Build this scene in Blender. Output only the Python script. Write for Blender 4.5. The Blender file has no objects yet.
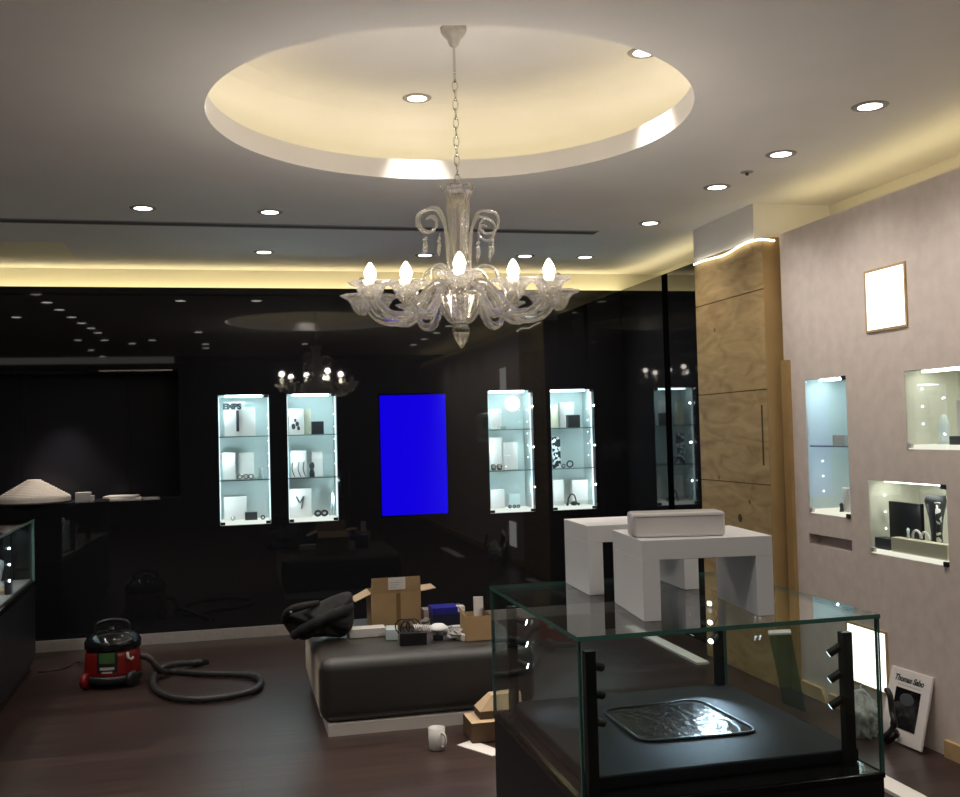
import bpy, bmesh, math, random
from mathutils import Vector, Matrix, noise
random.seed(7)
SC = bpy.context.scene
COL = SC.collection
PI = math.pi

# ------------------------------------------------------------------ camera numbers (fitted) and pixel -> plane helper
F, YAW, PITCH, ROLL = 1020.0, .23587, .03166, .02636
CX, CY, CAMZ = 480.0, 398.5, 1.55
def _axes():
    sy, cy, sp, cp = math.sin(YAW), math.cos(YAW), math.sin(PITCH), math.cos(PITCH)
    f = Vector((sy*cp, cy*cp, sp)); r0 = Vector((cy, -sy, 0)); d0 = f.cross(r0)
    c, s = math.cos(ROLL), math.sin(ROLL)
    return c*r0+s*d0, -s*r0+c*d0, f
RGT, DWN, FWD = _axes()
def on(px, py, x=None, y=None, z=None):
    """the point of a real plane (x=, y= or z=) that the photograph shows at a pixel"""
    D = RGT*((px-CX)/F) + DWN*((py-CY)/F) + FWD
    O = Vector((0, 0, CAMZ))
    i, v = (0, x) if x is not None else (1, y) if y is not None else (2, z)
    return O + D*((v-O[i])/D[i])

# ------------------------------------------------------------------ main planes
YB = 8.15      # black back wall
XR = 3.15      # pale right wall
XC = 3.22      # black return wall
ZC = 2.88      # ceiling
ZT = 2.715     # top of black walls
ZRT = 2.665    # top of right wall
XL, YF = -3.9, -3.6

# ------------------------------------------------------------------ materials
MATS = {}
def mat(name, col=(.5,.5,.5), rough=.5, metal=0., spec=.5, emit=None, estr=0., trans=0., ior=1.45, noise_amt=0., noise_scale=20., bump=0., alpha=1., coat=0.):
    if name in MATS: return MATS[name]
    m = bpy.data.materials.new(name); m.use_nodes = True
    nt = m.node_tree; b = nt.nodes['Principled BSDF']
    b.inputs['Base Color'].default_value = (*col, 1)
    b.inputs['Roughness'].default_value = rough
    b.inputs['Metallic'].default_value = metal
    b.inputs['Specular IOR Level'].default_value = spec
    b.inputs['IOR'].default_value = ior
    b.inputs['Transmission Weight'].default_value = trans
    b.inputs['Coat Weight'].default_value = coat
    b.inputs['Alpha'].default_value = alpha
    if emit:
        b.inputs['Emission Color'].default_value = (*emit, 1); b.inputs['Emission Strength'].default_value = estr
    if noise_amt or bump:
        tc = nt.nodes.new('ShaderNodeTexCoord'); nz = nt.nodes.new('ShaderNodeTexNoise')
        nz.inputs['Scale'].default_value = noise_scale; nz.inputs['Detail'].default_value = 5
        nt.links.new(tc.outputs['Object'], nz.inputs['Vector'])
        if noise_amt:
            r = nt.nodes.new('ShaderNodeValToRGB')
            r.color_ramp.elements[0].position = .3; r.color_ramp.elements[1].position = .7
            r.color_ramp.elements[0].color = (*[c*(1-noise_amt) for c in col], 1)
            r.color_ramp.elements[1].color = (*[min(1, c*(1+noise_amt)) for c in col], 1)
            nt.links.new(nz.outputs['Fac'], r.inputs['Fac']); nt.links.new(r.outputs['Color'], b.inputs['Base Color'])
        if bump:
            bp = nt.nodes.new('ShaderNodeBump'); bp.inputs['Strength'].default_value = bump; bp.inputs['Distance'].default_value = .01
            nt.links.new(nz.outputs['Fac'], bp.inputs['Height']); nt.links.new(bp.outputs['Normal'], b.inputs['Normal'])
    MATS[name] = m
    return m

def emis(name, col, s):
    if name in MATS: return MATS[name]
    m = bpy.data.materials.new(name); m.use_nodes = True
    nt = m.node_tree; nt.nodes.clear()
    o = nt.nodes.new('ShaderNodeOutputMaterial'); e = nt.nodes.new('ShaderNodeEmission')
    e.inputs['Color'].default_value = (*col, 1); e.inputs['Strength'].default_value = s
    nt.links.new(e.outputs[0], o.inputs[0]); MATS[name] = m
    return m

def pane_mat(name, tint=(.93,.97,.96), boost=.0):
    """a clear sheet of glass: see-through, with a fresnel mirror"""
    m = bpy.data.materials.new(name); m.use_nodes = True
    nt = m.node_tree; nt.nodes.clear()
    o = nt.nodes.new('ShaderNodeOutputMaterial'); mx = nt.nodes.new('ShaderNodeMixShader')
    t = nt.nodes.new('ShaderNodeBsdfTransparent'); t.inputs[0].default_value = (*tint, 1)
    g = nt.nodes.new('ShaderNodeBsdfGlossy'); g.inputs['Roughness'].default_value = .0; g.inputs[0].default_value = (1,1,1,1)
    lw = nt.nodes.new('ShaderNodeLayerWeight'); lw.inputs[0].default_value = .5
    pw = nt.nodes.new('ShaderNodeMath'); pw.operation = 'POWER'; pw.inputs[1].default_value = 5
    ad = nt.nodes.new('ShaderNodeMath'); ad.operation = 'MULTIPLY_ADD'; ad.inputs[1].default_value = .90; ad.inputs[2].default_value = .035+boost
    nt.links.new(lw.outputs['Facing'], pw.inputs[0]); nt.links.new(pw.outputs[0], ad.inputs[0]); nt.links.new(ad.outputs[0], mx.inputs[0])
    nt.links.new(t.outputs[0], mx.inputs[1]); nt.links.new(g.outputs[0], mx.inputs[2]); nt.links.new(mx.outputs[0], o.inputs[0])
    MATS[name] = m
    return m

def crystal_mat(name, milk=.12, tint=(1,.99,.98)):
    m = bpy.data.materials.new(name); m.use_nodes = True
    nt = m.node_tree; nt.nodes.clear()
    o = nt.nodes.new('ShaderNodeOutputMaterial')
    gl = nt.nodes.new('ShaderNodeBsdfGlass'); gl.inputs['IOR'].default_value = 1.42; gl.inputs['Roughness'].default_value = .04
    gl.inputs['Color'].default_value = (*tint, 1)
    tr = nt.nodes.new('ShaderNodeBsdfTransparent'); tr.inputs[0].default_value = (.97,.96,.94,1)
    m1 = nt.nodes.new('ShaderNodeMixShader'); m1.inputs[0].default_value = .42
    nt.links.new(gl.outputs[0], m1.inputs[1]); nt.links.new(tr.outputs[0], m1.inputs[2])
    df = nt.nodes.new('ShaderNodeBsdfTranslucent'); df.inputs[0].default_value = (1,.95,.88,1)
    d2 = nt.nodes.new('ShaderNodeBsdfDiffuse'); d2.inputs[0].default_value = (1,.95,.88,1)
    md = nt.nodes.new('ShaderNodeMixShader'); md.inputs[0].default_value = .5
    nt.links.new(df.outputs[0], md.inputs[1]); nt.links.new(d2.outputs[0], md.inputs[2])
    m2 = nt.nodes.new('ShaderNodeMixShader')
    lw = nt.nodes.new('ShaderNodeLayerWeight'); lw.inputs[0].default_value = .35
    mr = nt.nodes.new('ShaderNodeMapRange'); mr.inputs['To Min'].default_value = milk*.6; mr.inputs['To Max'].default_value = min(1, milk*3.0)
    nt.links.new(lw.outputs['Facing'], mr.inputs['Value']); nt.links.new(mr.outputs[0], m2.inputs[0])
    nt.links.new(m1.outputs[0], m2.inputs[1]); nt.links.new(md.outputs[0], m2.inputs[2]); nt.links.new(m2.outputs[0], o.inputs[0])
    MATS[name] = m
    return m

def wood_floor():
    m = bpy.data.materials.new('dark_plank_floor'); m.use_nodes = True
    nt = m.node_tree; b = nt.nodes['Principled BSDF']
    tc = nt.nodes.new('ShaderNodeTexCoord')
    br = nt.nodes.new('ShaderNodeTexBrick'); br.inputs['Scale'].default_value = 1
    br.inputs['Brick Width'].default_value = 1.2; br.inputs['Row Height'].default_value = .16
    br.inputs['Mortar Size'].default_value = .002; br.offset = .37
    br.inputs['Color1'].default_value = (.027,.0165,.0145,1); br.inputs['Color2'].default_value = (.045,.028,.0245,1)
    br.inputs['Mortar'].default_value = (.014,.008,.007,1)
    nt.links.new(tc.outputs['Object'], br.inputs['Vector'])
    mp = nt.nodes.new('ShaderNodeMapping'); mp.inputs['Scale'].default_value = (1.2, 22, 1)
    nz = nt.nodes.new('ShaderNodeTexNoise'); nz.inputs['Scale'].default_value = 2.2; nz.inputs['Detail'].default_value = 8; nz.inputs['Roughness'].default_value = .65
    nt.links.new(tc.outputs['Object'], mp.inputs[0]); nt.links.new(mp.outputs[0], nz.inputs['Vector'])
    r = nt.nodes.new('ShaderNodeValToRGB'); r.color_ramp.elements[0].color = (.55,.5,.5,1); r.color_ramp.elements[1].color = (1.5,1.4,1.35,1)
    r.color_ramp.elements[0].position = .3; r.color_ramp.elements[1].position = .7
    nt.links.new(nz.outputs['Fac'], r.inputs[0])
    mx = nt.nodes.new('ShaderNodeMix'); mx.data_type = 'RGBA'; mx.blend_type = 'MULTIPLY'; mx.inputs['Factor'].default_value = 1
    nt.links.new(br.outputs['Color'], mx.inputs['A']); nt.links.new(r.outputs['Color'], mx.inputs['B'])
    nt.links.new(mx.outputs['Result'], b.inputs['Base Color'])
    b.inputs['Roughness'].default_value = .38; b.inputs['Specular IOR Level'].default_value = .35
    return m

def ply_mat():
    m = bpy.data.materials.new('plywood'); m.use_nodes = True
    nt = m.node_tree; b = nt.nodes['Principled BSDF']
    tc = nt.nodes.new('ShaderNodeTexCoord')
    mp = nt.nodes.new('ShaderNodeMapping'); mp.inputs['Scale'].default_value = (1.5, 1.5, 5)
    nz = nt.nodes.new('ShaderNodeTexNoise'); nz.inputs['Scale'].default_value = 2.0; nz.inputs['Detail'].default_value = 9; nz.inputs['Distortion'].default_value = 1.6
    nt.links.new(tc.outputs['Object'], mp.inputs[0]); nt.links.new(mp.outputs[0], nz.inputs['Vector'])
    r = nt.nodes.new('ShaderNodeValToRGB'); e = r.color_ramp.elements
    e[0].position = .28; e[0].color = (.27,.17,.07,1); e[1].position = .75; e[1].color = (.50,.36,.17,1)
    k = e.new(.5); k.color = (.40,.275,.12,1)
    nt.links.new(nz.outputs['Fac'], r.inputs[0])
    vo = nt.nodes.new('ShaderNodeTexVoronoi'); vo.inputs['Scale'].default_value = 3.4
    nt.links.new(tc.outputs['Object'], vo.inputs['Vector'])
    rr = nt.nodes.new('ShaderNodeValToRGB'); rr.color_ramp.elements[0].position = .03; rr.color_ramp.elements[0].color = (.35,.25,.2,1)
    rr.color_ramp.elements[1].position = .075; rr.color_ramp.elements[1].color = (1,1,1,1)
    nt.links.new(vo.outputs['Distance'], rr.inputs[0])
    mx = nt.nodes.new('ShaderNodeMix'); mx.data_type = 'RGBA'; mx.blend_type = 'MULTIPLY'; mx.inputs['Factor'].default_value = 1
    nt.links.new(r.outputs['Color'], mx.inputs['A']); nt.links.new(rr.outputs['Color'], mx.inputs['B'])
    nt.links.new(mx.outputs['Result'], b.inputs['Base Color']); b.inputs['Roughness'].default_value = .75
    return m

def damask_mat():
    m = bpy.data.materials.new('black_white_damask'); m.use_nodes = True
    nt = m.node_tree; b = nt.nodes['Principled BSDF']
    tc = nt.nodes.new('ShaderNodeTexCoord'); nz = nt.nodes.new('ShaderNodeTexNoise'); nz.inputs['Scale'].default_value = 34; nz.inputs['Detail'].default_value = 1
    nt.links.new(tc.outputs['Object'], nz.inputs['Vector'])
    r = nt.nodes.new('ShaderNodeValToRGB'); r.color_ramp.interpolation = 'CONSTANT'
    r.color_ramp.elements[0].color = (.01,.01,.015,1); r.color_ramp.elements[1].position = .53; r.color_ramp.elements[1].color = (.8,.85,.85,1)
    nt.links.new(nz.outputs['Fac'], r.inputs[0]); nt.links.new(r.outputs['Color'], b.inputs['Base Color'])
    return m

def leather_panel_mat():
    m = mat('shiny_scuffed_black', (.004,.004,.006), .22, spec=.38)
    nt = m.node_tree; b = nt.nodes['Principled BSDF']
    tc = nt.nodes.new('ShaderNodeTexCoord'); wv = nt.nodes.new('ShaderNodeTexWave'); wv.inputs['Scale'].default_value = 8
    wv.inputs['Distortion'].default_value = 9; wv.inputs['Detail'].default_value = 4; wv.inputs['Detail Scale'].default_value = 2
    bp = nt.nodes.new('ShaderNodeBump'); bp.inputs['Strength'].default_value = .22; bp.inputs['Distance'].default_value = .006
    nt.links.new(tc.outputs['Object'], wv.inputs['Vector']); nt.links.new(wv.outputs['Fac'], bp.inputs['Height']); nt.links.new(bp.outputs['Normal'], b.inputs['Normal'])
    return m

M = dict(
    ceiling=mat('ceiling_paint', (.86,.825,.785), .9, noise_amt=.02, noise_scale=3),
    cove=mat('cove_paint', (.74,.70,.58), .85),
    rwall=mat('pale_textured_wall', (.70,.615,.565), .8, noise_amt=.06, noise_scale=14, bump=.12),
    blackglass=mat('black_glossy_panel', (.013,.013,.015), .025, spec=.6),
    black=mat('black_satin', (.008,.008,.010), .45),
    alcove=mat('alcove_black', (.012,.012,.017), .3),
    darkwall=mat('dark_wall', (.03,.03,.032), .7),
    floor=wood_floor(), ply=ply_mat(), damask=damask_mat(), scuff=leather_panel_mat(),
    steel=mat('brushed_steel', (.55,.51,.48), .42, metal=.55, noise_amt=.08, noise_scale=40),
    chrome=mat('chrome', (.75,.73,.70), .12, metal=1),
    white=mat('white_laminate', (.86,.855,.87), .45),
    whitegloss=mat('white_gloss', (.78,.74,.72), .22),
    cab=mat('cabinet_white', (.50,.56,.56), .9, spec=.1),
    warmcab=mat('niche_white', (.62,.63,.54), .9, spec=.1),
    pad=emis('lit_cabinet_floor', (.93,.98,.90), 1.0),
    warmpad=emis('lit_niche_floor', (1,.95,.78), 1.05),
    led=emis('cool_led_panel', (.74,.96,1), 14.0),
    warmled=emis('warm_led_panel', (1,.97,.86), 12),
    strip=emis('cool_led_strip', (.80,.97,1), 1.6),
    dot=emis('led_dot', (.85,.97,1), 5),
    hotdot=emis('spot_led', (.75,.9,1), 30),
    cove_led=emis('cove_led', (1,.85,.47), 6.2),
    dome_led=emis('dome_led', (1,.89,.53), 4.6),
    lamp=emis('downlight_lens', (1,.95,.84), 9),
    bulb=emis('candle_bulb', (1,.88,.66), 32),
    rope=emis('led_rope', (1,.93,.72), 7),
    lightbox=emis('lightbox', (1,.975,.90), 2.6),
    screen=emis('blue_screen', (.006,.0,.80), 1.0),
    blk=mat('black_plastic', (.012,.012,.013), .35),
    blkgloss=mat('black_gloss', (.008,.008,.009), .08),
    tray=mat('black_tray_fabric', (.0065,.008,.0115), .7, spec=.3, noise_amt=.2, noise_scale=60),
    leather=mat('black_leather', (.011,.0095,.009), .50, spec=.9, bump=.05, noise_scale=70),
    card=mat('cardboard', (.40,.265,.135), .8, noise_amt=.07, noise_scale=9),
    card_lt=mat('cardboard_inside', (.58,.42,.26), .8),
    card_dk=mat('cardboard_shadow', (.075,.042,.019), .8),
    tape=mat('brown_tape', (.22,.13,.055), .35),
    paper=mat('paper', (.76,.72,.68), .7),
    greypaper=mat('grey_paper', (.50,.49,.47), .6),
    cream=mat('cream_board', (.72,.68,.52), .6),
    darkcard=mat('dark_grey_card', (.05,.055,.065), .6),
    red=mat('red_plastic', (.14,.006,.005), .35),
    redblk=mat('dark_red_plastic', (.09,.008,.007), .35),
    green=mat('green_label', (.04,.10,.03), .4),
    hose=mat('grey_hose', (.030,.028,.027), .4),
    blue=mat('blue_box', (.012,.012,.22), .4),
    navy=mat('navy_side', (.010,.010,.030), .5),
    cloth=mat('black_cloth', (.012,.012,.014), .85, noise_amt=.25, noise_scale=30, bump=.3),
    clothlt=mat('charcoal_cloth', (.012,.0125,.0125), .8, noise_amt=.2, noise_scale=30, bump=.3),
    plastic=mat('clear_plastic_film', (.72,.72,.71), .22, spec=.8, ior=1.3, noise_amt=.35, noise_scale=28, bump=.5, alpha=.42),
    mug=mat('mug_ceramic', (.50,.485,.46), .3),
    gedge=mat('glass_green_edge', (.055,.155,.130), .15, spec=.7),
    gedge_lt=mat('glass_bright_edge', (.20,.30,.27), .15),
    tapestrip=mat('pale_tape', (.34,.33,.31), .6),
    sensor=mat('sensor_grey', (.34,.32,.30), .5),
    slot=mat('slot_dark', (.085,.08,.075), .8),
    woodlt=mat('pine_skirting', (.52,.36,.18), .6, noise_amt=.12, noise_scale=12),
    silver=mat('silver_jewellery', (.7,.7,.72), .2, metal=1),
    frost=mat('pale_acrylic', (.62,.72,.74), .2),
    greenpane=None,
)
_l = M['leather'].node_tree.nodes['Principled BSDF']; _l.inputs['Sheen Weight'].default_value = .38; _l.inputs['Sheen Roughness'].default_value = .32; _l.inputs['Sheen Tint'].default_value = (1,.84,.68,1)
M['pane'] = pane_mat('clear_glass')
M['cabpane'] = pane_mat('cabinet_glass', (.96,.98,.98))
M['greenpane'] = pane_mat('greenish_glass', (.55,.74,.66), .03)
M['crystal'] = crystal_mat('crystal', .05)
M['crystal2'] = crystal_mat('crystal_fine', .065)

# ------------------------------------------------------------------ mesh builder
class MB:
    def __init__(s): s.bm = bmesh.new(); s.mi = 0
    def _f(s, vs):
        try:
            f = s.bm.faces.new(vs); f.material_index = s.mi; return f
        except ValueError: return None
    def hexa(s, P):
        v = [s.bm.verts.new(p) for p in P]
        for q in ((0,3,2,1),(4,5,6,7),(0,1,5,4),(1,2,6,5),(2,3,7,6),(3,0,4,7)): s._f([v[i] for i in q])
        return v
    def box(s, x0, x1, y0, y1, z0, z1):
        return s.hexa([(x0,y0,z0),(x1,y0,z0),(x1,y1,z0),(x0,y1,z0),(x0,y0,z1),(x1,y0,z1),(x1,y1,z1),(x0,y1,z1)])
    def prism(s, pts, z0, z1):
        """ccw outline in xy"""
        a = [s.bm.verts.new((x,y,z0)) for x,y in pts]; b = [s.bm.verts.new((x,y,z1)) for x,y in pts]
        s._f(a[::-1]); s._f(b); n = len(pts)
        for i in range(n): s._f([a[i], a[(i+1)%n], b[(i+1)%n], b[i]])
    def quad(s, *P): s._f([s.bm.verts.new(p) for p in P])
    def lathe(s, prof, c=(0,0,0), n=32, axis=None, flute=0, amp=0.):
        """prof: (r, h) along axis (default z)"""
        A = Vector(axis).normalized() if axis else Vector((0,0,1))
        U = A.orthogonal().normalized() if axis else Vector((1,0,0)); W = A.cross(U)
        c = Vector(c); rings = []
        for r, h in prof:
            if r < 1e-6: rings.append([s.bm.verts.new(c + A*h)]); continue
            ring = []
            for k in range(n):
                t = 2*PI*k/n; rr = r*(1+amp*math.cos(flute*t)) if flute else r
                ring.append(s.bm.verts.new(c + A*h + (U*math.cos(t)+W*math.sin(t))*rr))
            rings.append(ring)
        for a, b in zip(rings, rings[1:]):
            for k in range(n):
                j = (k+1) % n
                if len(a) == 1 and len(b) == 1: continue
                if len(a) == 1: s._f([a[0], b[j], b[k]][::-1])
                elif len(b) == 1: s._f([a[k], a[j], b[0]])
                else: s._f([a[k], a[j], b[j], b[k]])
    def cyl(s, p, q, r, n=16, r2=None):
        p, q = Vector(p), Vector(q); L = (q-p).length
        r2 = r if r2 is None else r2
        s.lathe([(0,0),(r,0),(r2,L),(0,L)], p, n, axis=(q-p))
    def tube(s, pts, r, n=10, closed=False, twist=0., flute=0, amp=0.):
        pts = [Vector(p) for p in pts]; N = len(pts)
        rad = r if callable(r) else (lambda t: r)
        T = []
        for i in range(N):
            a = pts[i-1] if i or closed else pts[i]; b = pts[(i+1) % N] if i < N-1 or closed else pts[i]
            T.append((b-a).normalized())
        U = T[0].orthogonal().normalized(); rings = []
        for i in range(N):
            U = (U - T[i]*U.dot(T[i]))
            U = U.normalized() if U.length > 1e-6 else T[i].orthogonal().normalized()
            W = T[i].cross(U); R = rad(i/(N-1)); ring = []
            for k in range(n):
                t = 2*PI*k/n
                rr = R*(1+amp*math.cos(flute*(t+twist*i))) if flute else R
                ring.append(s.bm.verts.new(pts[i] + (U*math.cos(t)+W*math.sin(t))*rr))
            rings.append(ring)
        prs = list(zip(rings, rings[1:])) + ([(rings[-1], rings[0])] if closed else [])
        for a, b in prs:
            for k in range(n): s._f([a[k], a[(k+1)%n], b[(k+1)%n], b[k]])
        if not closed: s._f(rings[0][::-1]); s._f(rings[-1])
    def sphere(s, c, r, n=16, sc=(1,1,1), nz=0., nf=3., seed=0):
        c = Vector(c); m = max(4, n//2); rings = []
        for i in range(m+1):
            ph = PI*i/m; ring = []
            cnt = 1 if i in (0, m) else n
            for k in range(cnt):
                t = 2*PI*k/n
                d = Vector((math.sin(ph)*math.cos(t), math.sin(ph)*math.sin(t), -math.cos(ph)))
                rr = r*(1 + nz*noise.noise(d*nf + Vector((seed, seed*2.3, 0))) + .5*nz*noise.noise(d*nf*2.7 + Vector((0, seed, 4))))
                ring.append(s.bm.verts.new(c + Vector((d.x*sc[0], d.y*sc[1], d.z*sc[2]))*rr))
            rings.append(ring)
        for a, b in zip(rings, rings[1:]):
            for k in range(n):
                j = (k+1) % n
                if len(a) == 1: s._f([a[0], b[j], b[k]][::-1])
                elif len(b) == 1: s._f([a[k], a[j], b[0]])
                else: s._f([a[k], a[j], b[j], b[k]])
    def build(s, name, m, parent=None, smooth=False, bevel=0., subsurf=0, offset=None):
        bmesh.ops.recalc_face_normals(s.bm, faces=s.bm.faces)
        off = offset if offset is not None else world_of(parent)
        if off.length > 0: bmesh.ops.translate(s.bm, verts=s.bm.verts, vec=-off)
        me = bpy.data.meshes.new(name); s.bm.to_mesh(me); s.bm.free()
        for mm in (m if isinstance(m, (list, tuple)) else [m]): me.materials.append(mm)
        if smooth: me.polygons.foreach_set('use_smooth', [True]*len(me.polygons))
        o = bpy.data.objects.new(name, me); COL.objects.link(o)
        if parent: o.parent = parent
        if bevel:
            b = o.modifiers.new('bevel', 'BEVEL'); b.width = bevel; b.segments = 3; b.limit_method = 'ANGLE'; b.angle_limit = math.radians(40)
            me.polygons.foreach_set('use_smooth', [True]*len(me.polygons))
            w = o.modifiers.new('wn', 'WEIGHTED_NORMAL'); w.keep_sharp = True
        if subsurf:
            b = o.modifiers.new('sub', 'SUBSURF'); b.levels = b.render_levels = subsurf
        return o

def world_of(p):
    v = Vector((0,0,0))
    while p: v += p.location; p = p.parent
    return v
def tag(o, label=None, cat=None, group=None, kind=None):
    if label: o['label'] = label
    if cat: o['category'] = cat
    if group: o['group'] = group
    if kind: o['kind'] = kind
    return o
def thing(name, label, cat, loc, group=None):
    o = bpy.data.objects.new(name, None); o.empty_display_size = .05; COL.objects.link(o); o.location = loc
    return tag(o, label, cat, group)
def lamp(kind, name, loc, energy, col, parent=None, rot=None, **kw):
    d = bpy.data.lights.new(name, kind); d.energy = energy; d.color = col
    for k, v in kw.items(): setattr(d, k, v)
    o = bpy.data.objects.new(name, d); COL.objects.link(o)
    o.location = Vector(loc) - world_of(parent)
    if parent: o.parent = parent
    if rot is not None: o.rotation_euler = rot
    return o
def aim(o, d):
    o.rotation_euler = Vector(d).to_track_quat('-Z', 'Y').to_euler()
def dup(root, loc, label=None, group=None):
    r = root.copy(); COL.objects.link(r); r.location = loc
    if label: r['label'] = label
    if group: r['group'] = group
    for ch in list(root.children):
        c = ch.copy(); COL.objects.link(c); c.parent = r
        for g in list(ch.children):
            d = g.copy(); COL.objects.link(d); d.parent = c
    return r
def one(name, mb, m, label, cat, loc=None, group=None, **kw):
    """a thing that is a single mesh, its origin at loc"""
    loc = Vector(loc) if loc is not None else Vector((0,0,0))
    o = mb.build(name, m, None, offset=loc, **kw); o.location = loc
    return tag(o, label, cat, group)
def struct(name, mb, m, parent=None, **kw):
    return tag(mb.build(name, m, parent, **kw), kind='structure')
def text_mesh(name, body, size, m, parent, matrix, shear=0., bold=0.):
    cu = bpy.data.curves.new(name, 'FONT'); cu.body = body; cu.size = size; cu.shear = shear; cu.offset = bold
    cu.align_x = 'CENTER'; cu.align_y = 'CENTER'; cu.extrude = .0004
    tmp = bpy.data.objects.new(name+'_tmp', cu); COL.objects.link(tmp)
    dg = bpy.context.evaluated_depsgraph_get(); me = bpy.data.meshes.new_from_object(tmp.evaluated_get(dg))
    bpy.data.objects.remove(tmp); bpy.data.curves.remove(cu)
    me.transform(matrix); me.materials.clear(); me.materials.append(m)
    o = bpy.data.objects.new(name, me); COL.objects.link(o)
    if parent: o.parent = parent
    return o

def wall_sheet(mb, to3, u0, u1, v0, v1, holes, th):
    """a wall in (u, v) with rectangular holes; to3(u, v, depth)"""
    us = sorted({u0, u1, *[h[0] for h in holes], *[h[1] for h in holes]}); vs = sorted({v0, v1, *[h[2] for h in holes], *[h[3] for h in holes]})
    us = [u for u in us if u0 <= u <= u1]; vs = [v for v in vs if v0 <= v <= v1]
    def solid(i, j):
        if i < 0 or j < 0 or i >= len(us)-1 or j >= len(vs)-1: return False
        cu, cv = (us[i]+us[i+1])/2, (vs[j]+vs[j+1])/2
        return not any(h[0] < cu < h[1] and h[2] < cv < h[3] for h in holes)
    for i in range(len(us)-1):
        for j in range(len(vs)-1):
            if not solid(i, j): continue
            a, b, c, d = us[i], us[i+1], vs[j], vs[j+1]
            mb.quad(to3(a,c,0), to3(b,c,0), to3(b,d,0), to3(a,d,0))
            mb.quad(to3(a,c,th), to3(a,d,th), to3(b,d,th), to3(b,c,th))
            if not solid(i-1, j): mb.quad(to3(a,c,0), to3(a,d,0), to3(a,d,th), to3(a,c,th))
            if not solid(i+1, j): mb.quad(to3(b,c,0), to3(b,c,th), to3(b,d,th), to3(b,d,0))
            if not solid(i, j-1): mb.quad(to3(a,c,0), to3(a,c,th), to3(b,c,th), to3(b,c,0))
            if not solid(i, j+1): mb.quad(to3(a,d,0), to3(b,d,0), to3(b,d,th), to3(a,d,th))
    bmesh.ops.remove_doubles(mb.bm, verts=mb.bm.verts, dist=1e-5)

# ================================================================== SETTING
b = MB(); b.box(XL, 3.8, YF, 9.0, -.05, 0); struct('floor', b, M['floor'])

# ceiling with round recess
DC = Vector((.92, 4.22)); DR = 1.017; ZD = 3.28; LIP = .10; RR = 1.27
def build_ceiling():
    b = MB(); n = 192
    X0, X1, Y0, Y1 = XL, 3.62, -.9, YB+.17
    pr = []
    for k in range(n):
        t = 2*PI*k/n; c, s_ = math.cos(t), math.sin(t)
        pr.append((c, s_))
    inner = [b.bm.verts.new((DC.x+DR*c, DC.y+DR*s_, ZC)) for c, s_ in pr]
    outer = []
    for c, s_ in pr:
        ts = [((X1-DC.x)/c) if c > 1e-9 else ((X0-DC.x)/c) if c < -1e-9 else 1e9, ((Y1-DC.y)/s_) if s_ > 1e-9 else ((Y0-DC.y)/s_) if s_ < -1e-9 else 1e9]
        t = min(ts); outer.append(b.bm.verts.new((DC.x+c*t, DC.y+s_*t, ZC)))
    corners = {}
    for cx_, cy_ in ((X1,Y1),(X0,Y1),(X0,Y0),(X1,Y0)): corners[math.atan2(cy_-DC.y, cx_-DC.x) % (2*PI)] = (cx_, cy_)
    for k in range(n):
        j = (k+1) % n; vs = [inner[k], inner[j], outer[j]]
        t0, t1 = 2*PI*k/n, 2*PI*(k+1)/n
        for a, (x, y) in corners.items():
            if t0 < a < t1: vs.append(b.bm.verts.new((x, y, ZC)))
        vs.append(outer[k]); b._f(vs)
    # lip, ledge, recess side and top
    def ring(r, z): return [b.bm.verts.new((DC.x+r*c, DC.y+r*s_, z)) for c, s_ in pr]
    prev = inner
    for r, z, mi in ((DR, ZC+LIP, 0), (DR+.02, ZC+LIP, 0), (DR+.02, ZC+.03, 0), (RR, ZC+.03, 0), (RR, ZD-.22, 0), (RR-.02, ZD-.15, 0), (RR-.07, ZD-.08, 0), (RR-.15, ZD-.03, 0), (RR-.25, ZD, 0)):
        cur = ring(r, z)
        for k in range(n):
            f = b._f([prev[k], prev[(k+1)%n], cur[(k+1)%n], cur[k]])
            if f and r > DR+.03: f.smooth = True
        prev = cur
    b._f(prev)
    o = b.build('ceiling', M['ceiling'])
    tag(o, kind='structure')
    e = MB()
    pts = [(DC.x+(DR+.09)*c, DC.y+(DR+.09)*s_, ZC+.05) for c, s_ in pr]
    e.tube(pts, .012, 8, closed=True); e.build('led_strip', M['dome_led'], o)
build_ceiling()

# black back wall: holes for four cabinets, the screen and the alcove
CABX = [(-.128,.257),(.396,.781),(2.023,2.408),(2.562,2.947)]
CZ0, CZ1 = .870, 1.877
SCX0, SCX1, SCZ0, SCZ1 = 1.118, 1.680, .877, 1.868
AX1, AZ0, AZ1 = -.42, 1.09, 2.085
holes = [(a, c, CZ0, CZ1) for a, c in CABX] + [(SCX0, SCX1, SCZ0, SCZ1), (XL, AX1, AZ0, AZ1)]
b = MB(); wall_sheet(b, lambda u, v, d: (u, YB+d, v), XL, XC, 0, ZT, holes, .06); struct('wall_back', b, M['blackglass'])
b = MB(); b.box(XL, 3.62, YB+.16, YB+.20, 2.40, ZC+.02); struct('wall_back_cove', b, M['cove'])
b = MB(); b.box(XL, XC+.06, YB+.07, YB+.12, ZT-.008, ZT+.004); tag(b.build('trim_1', M['cove_led']), kind='structure')
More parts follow.
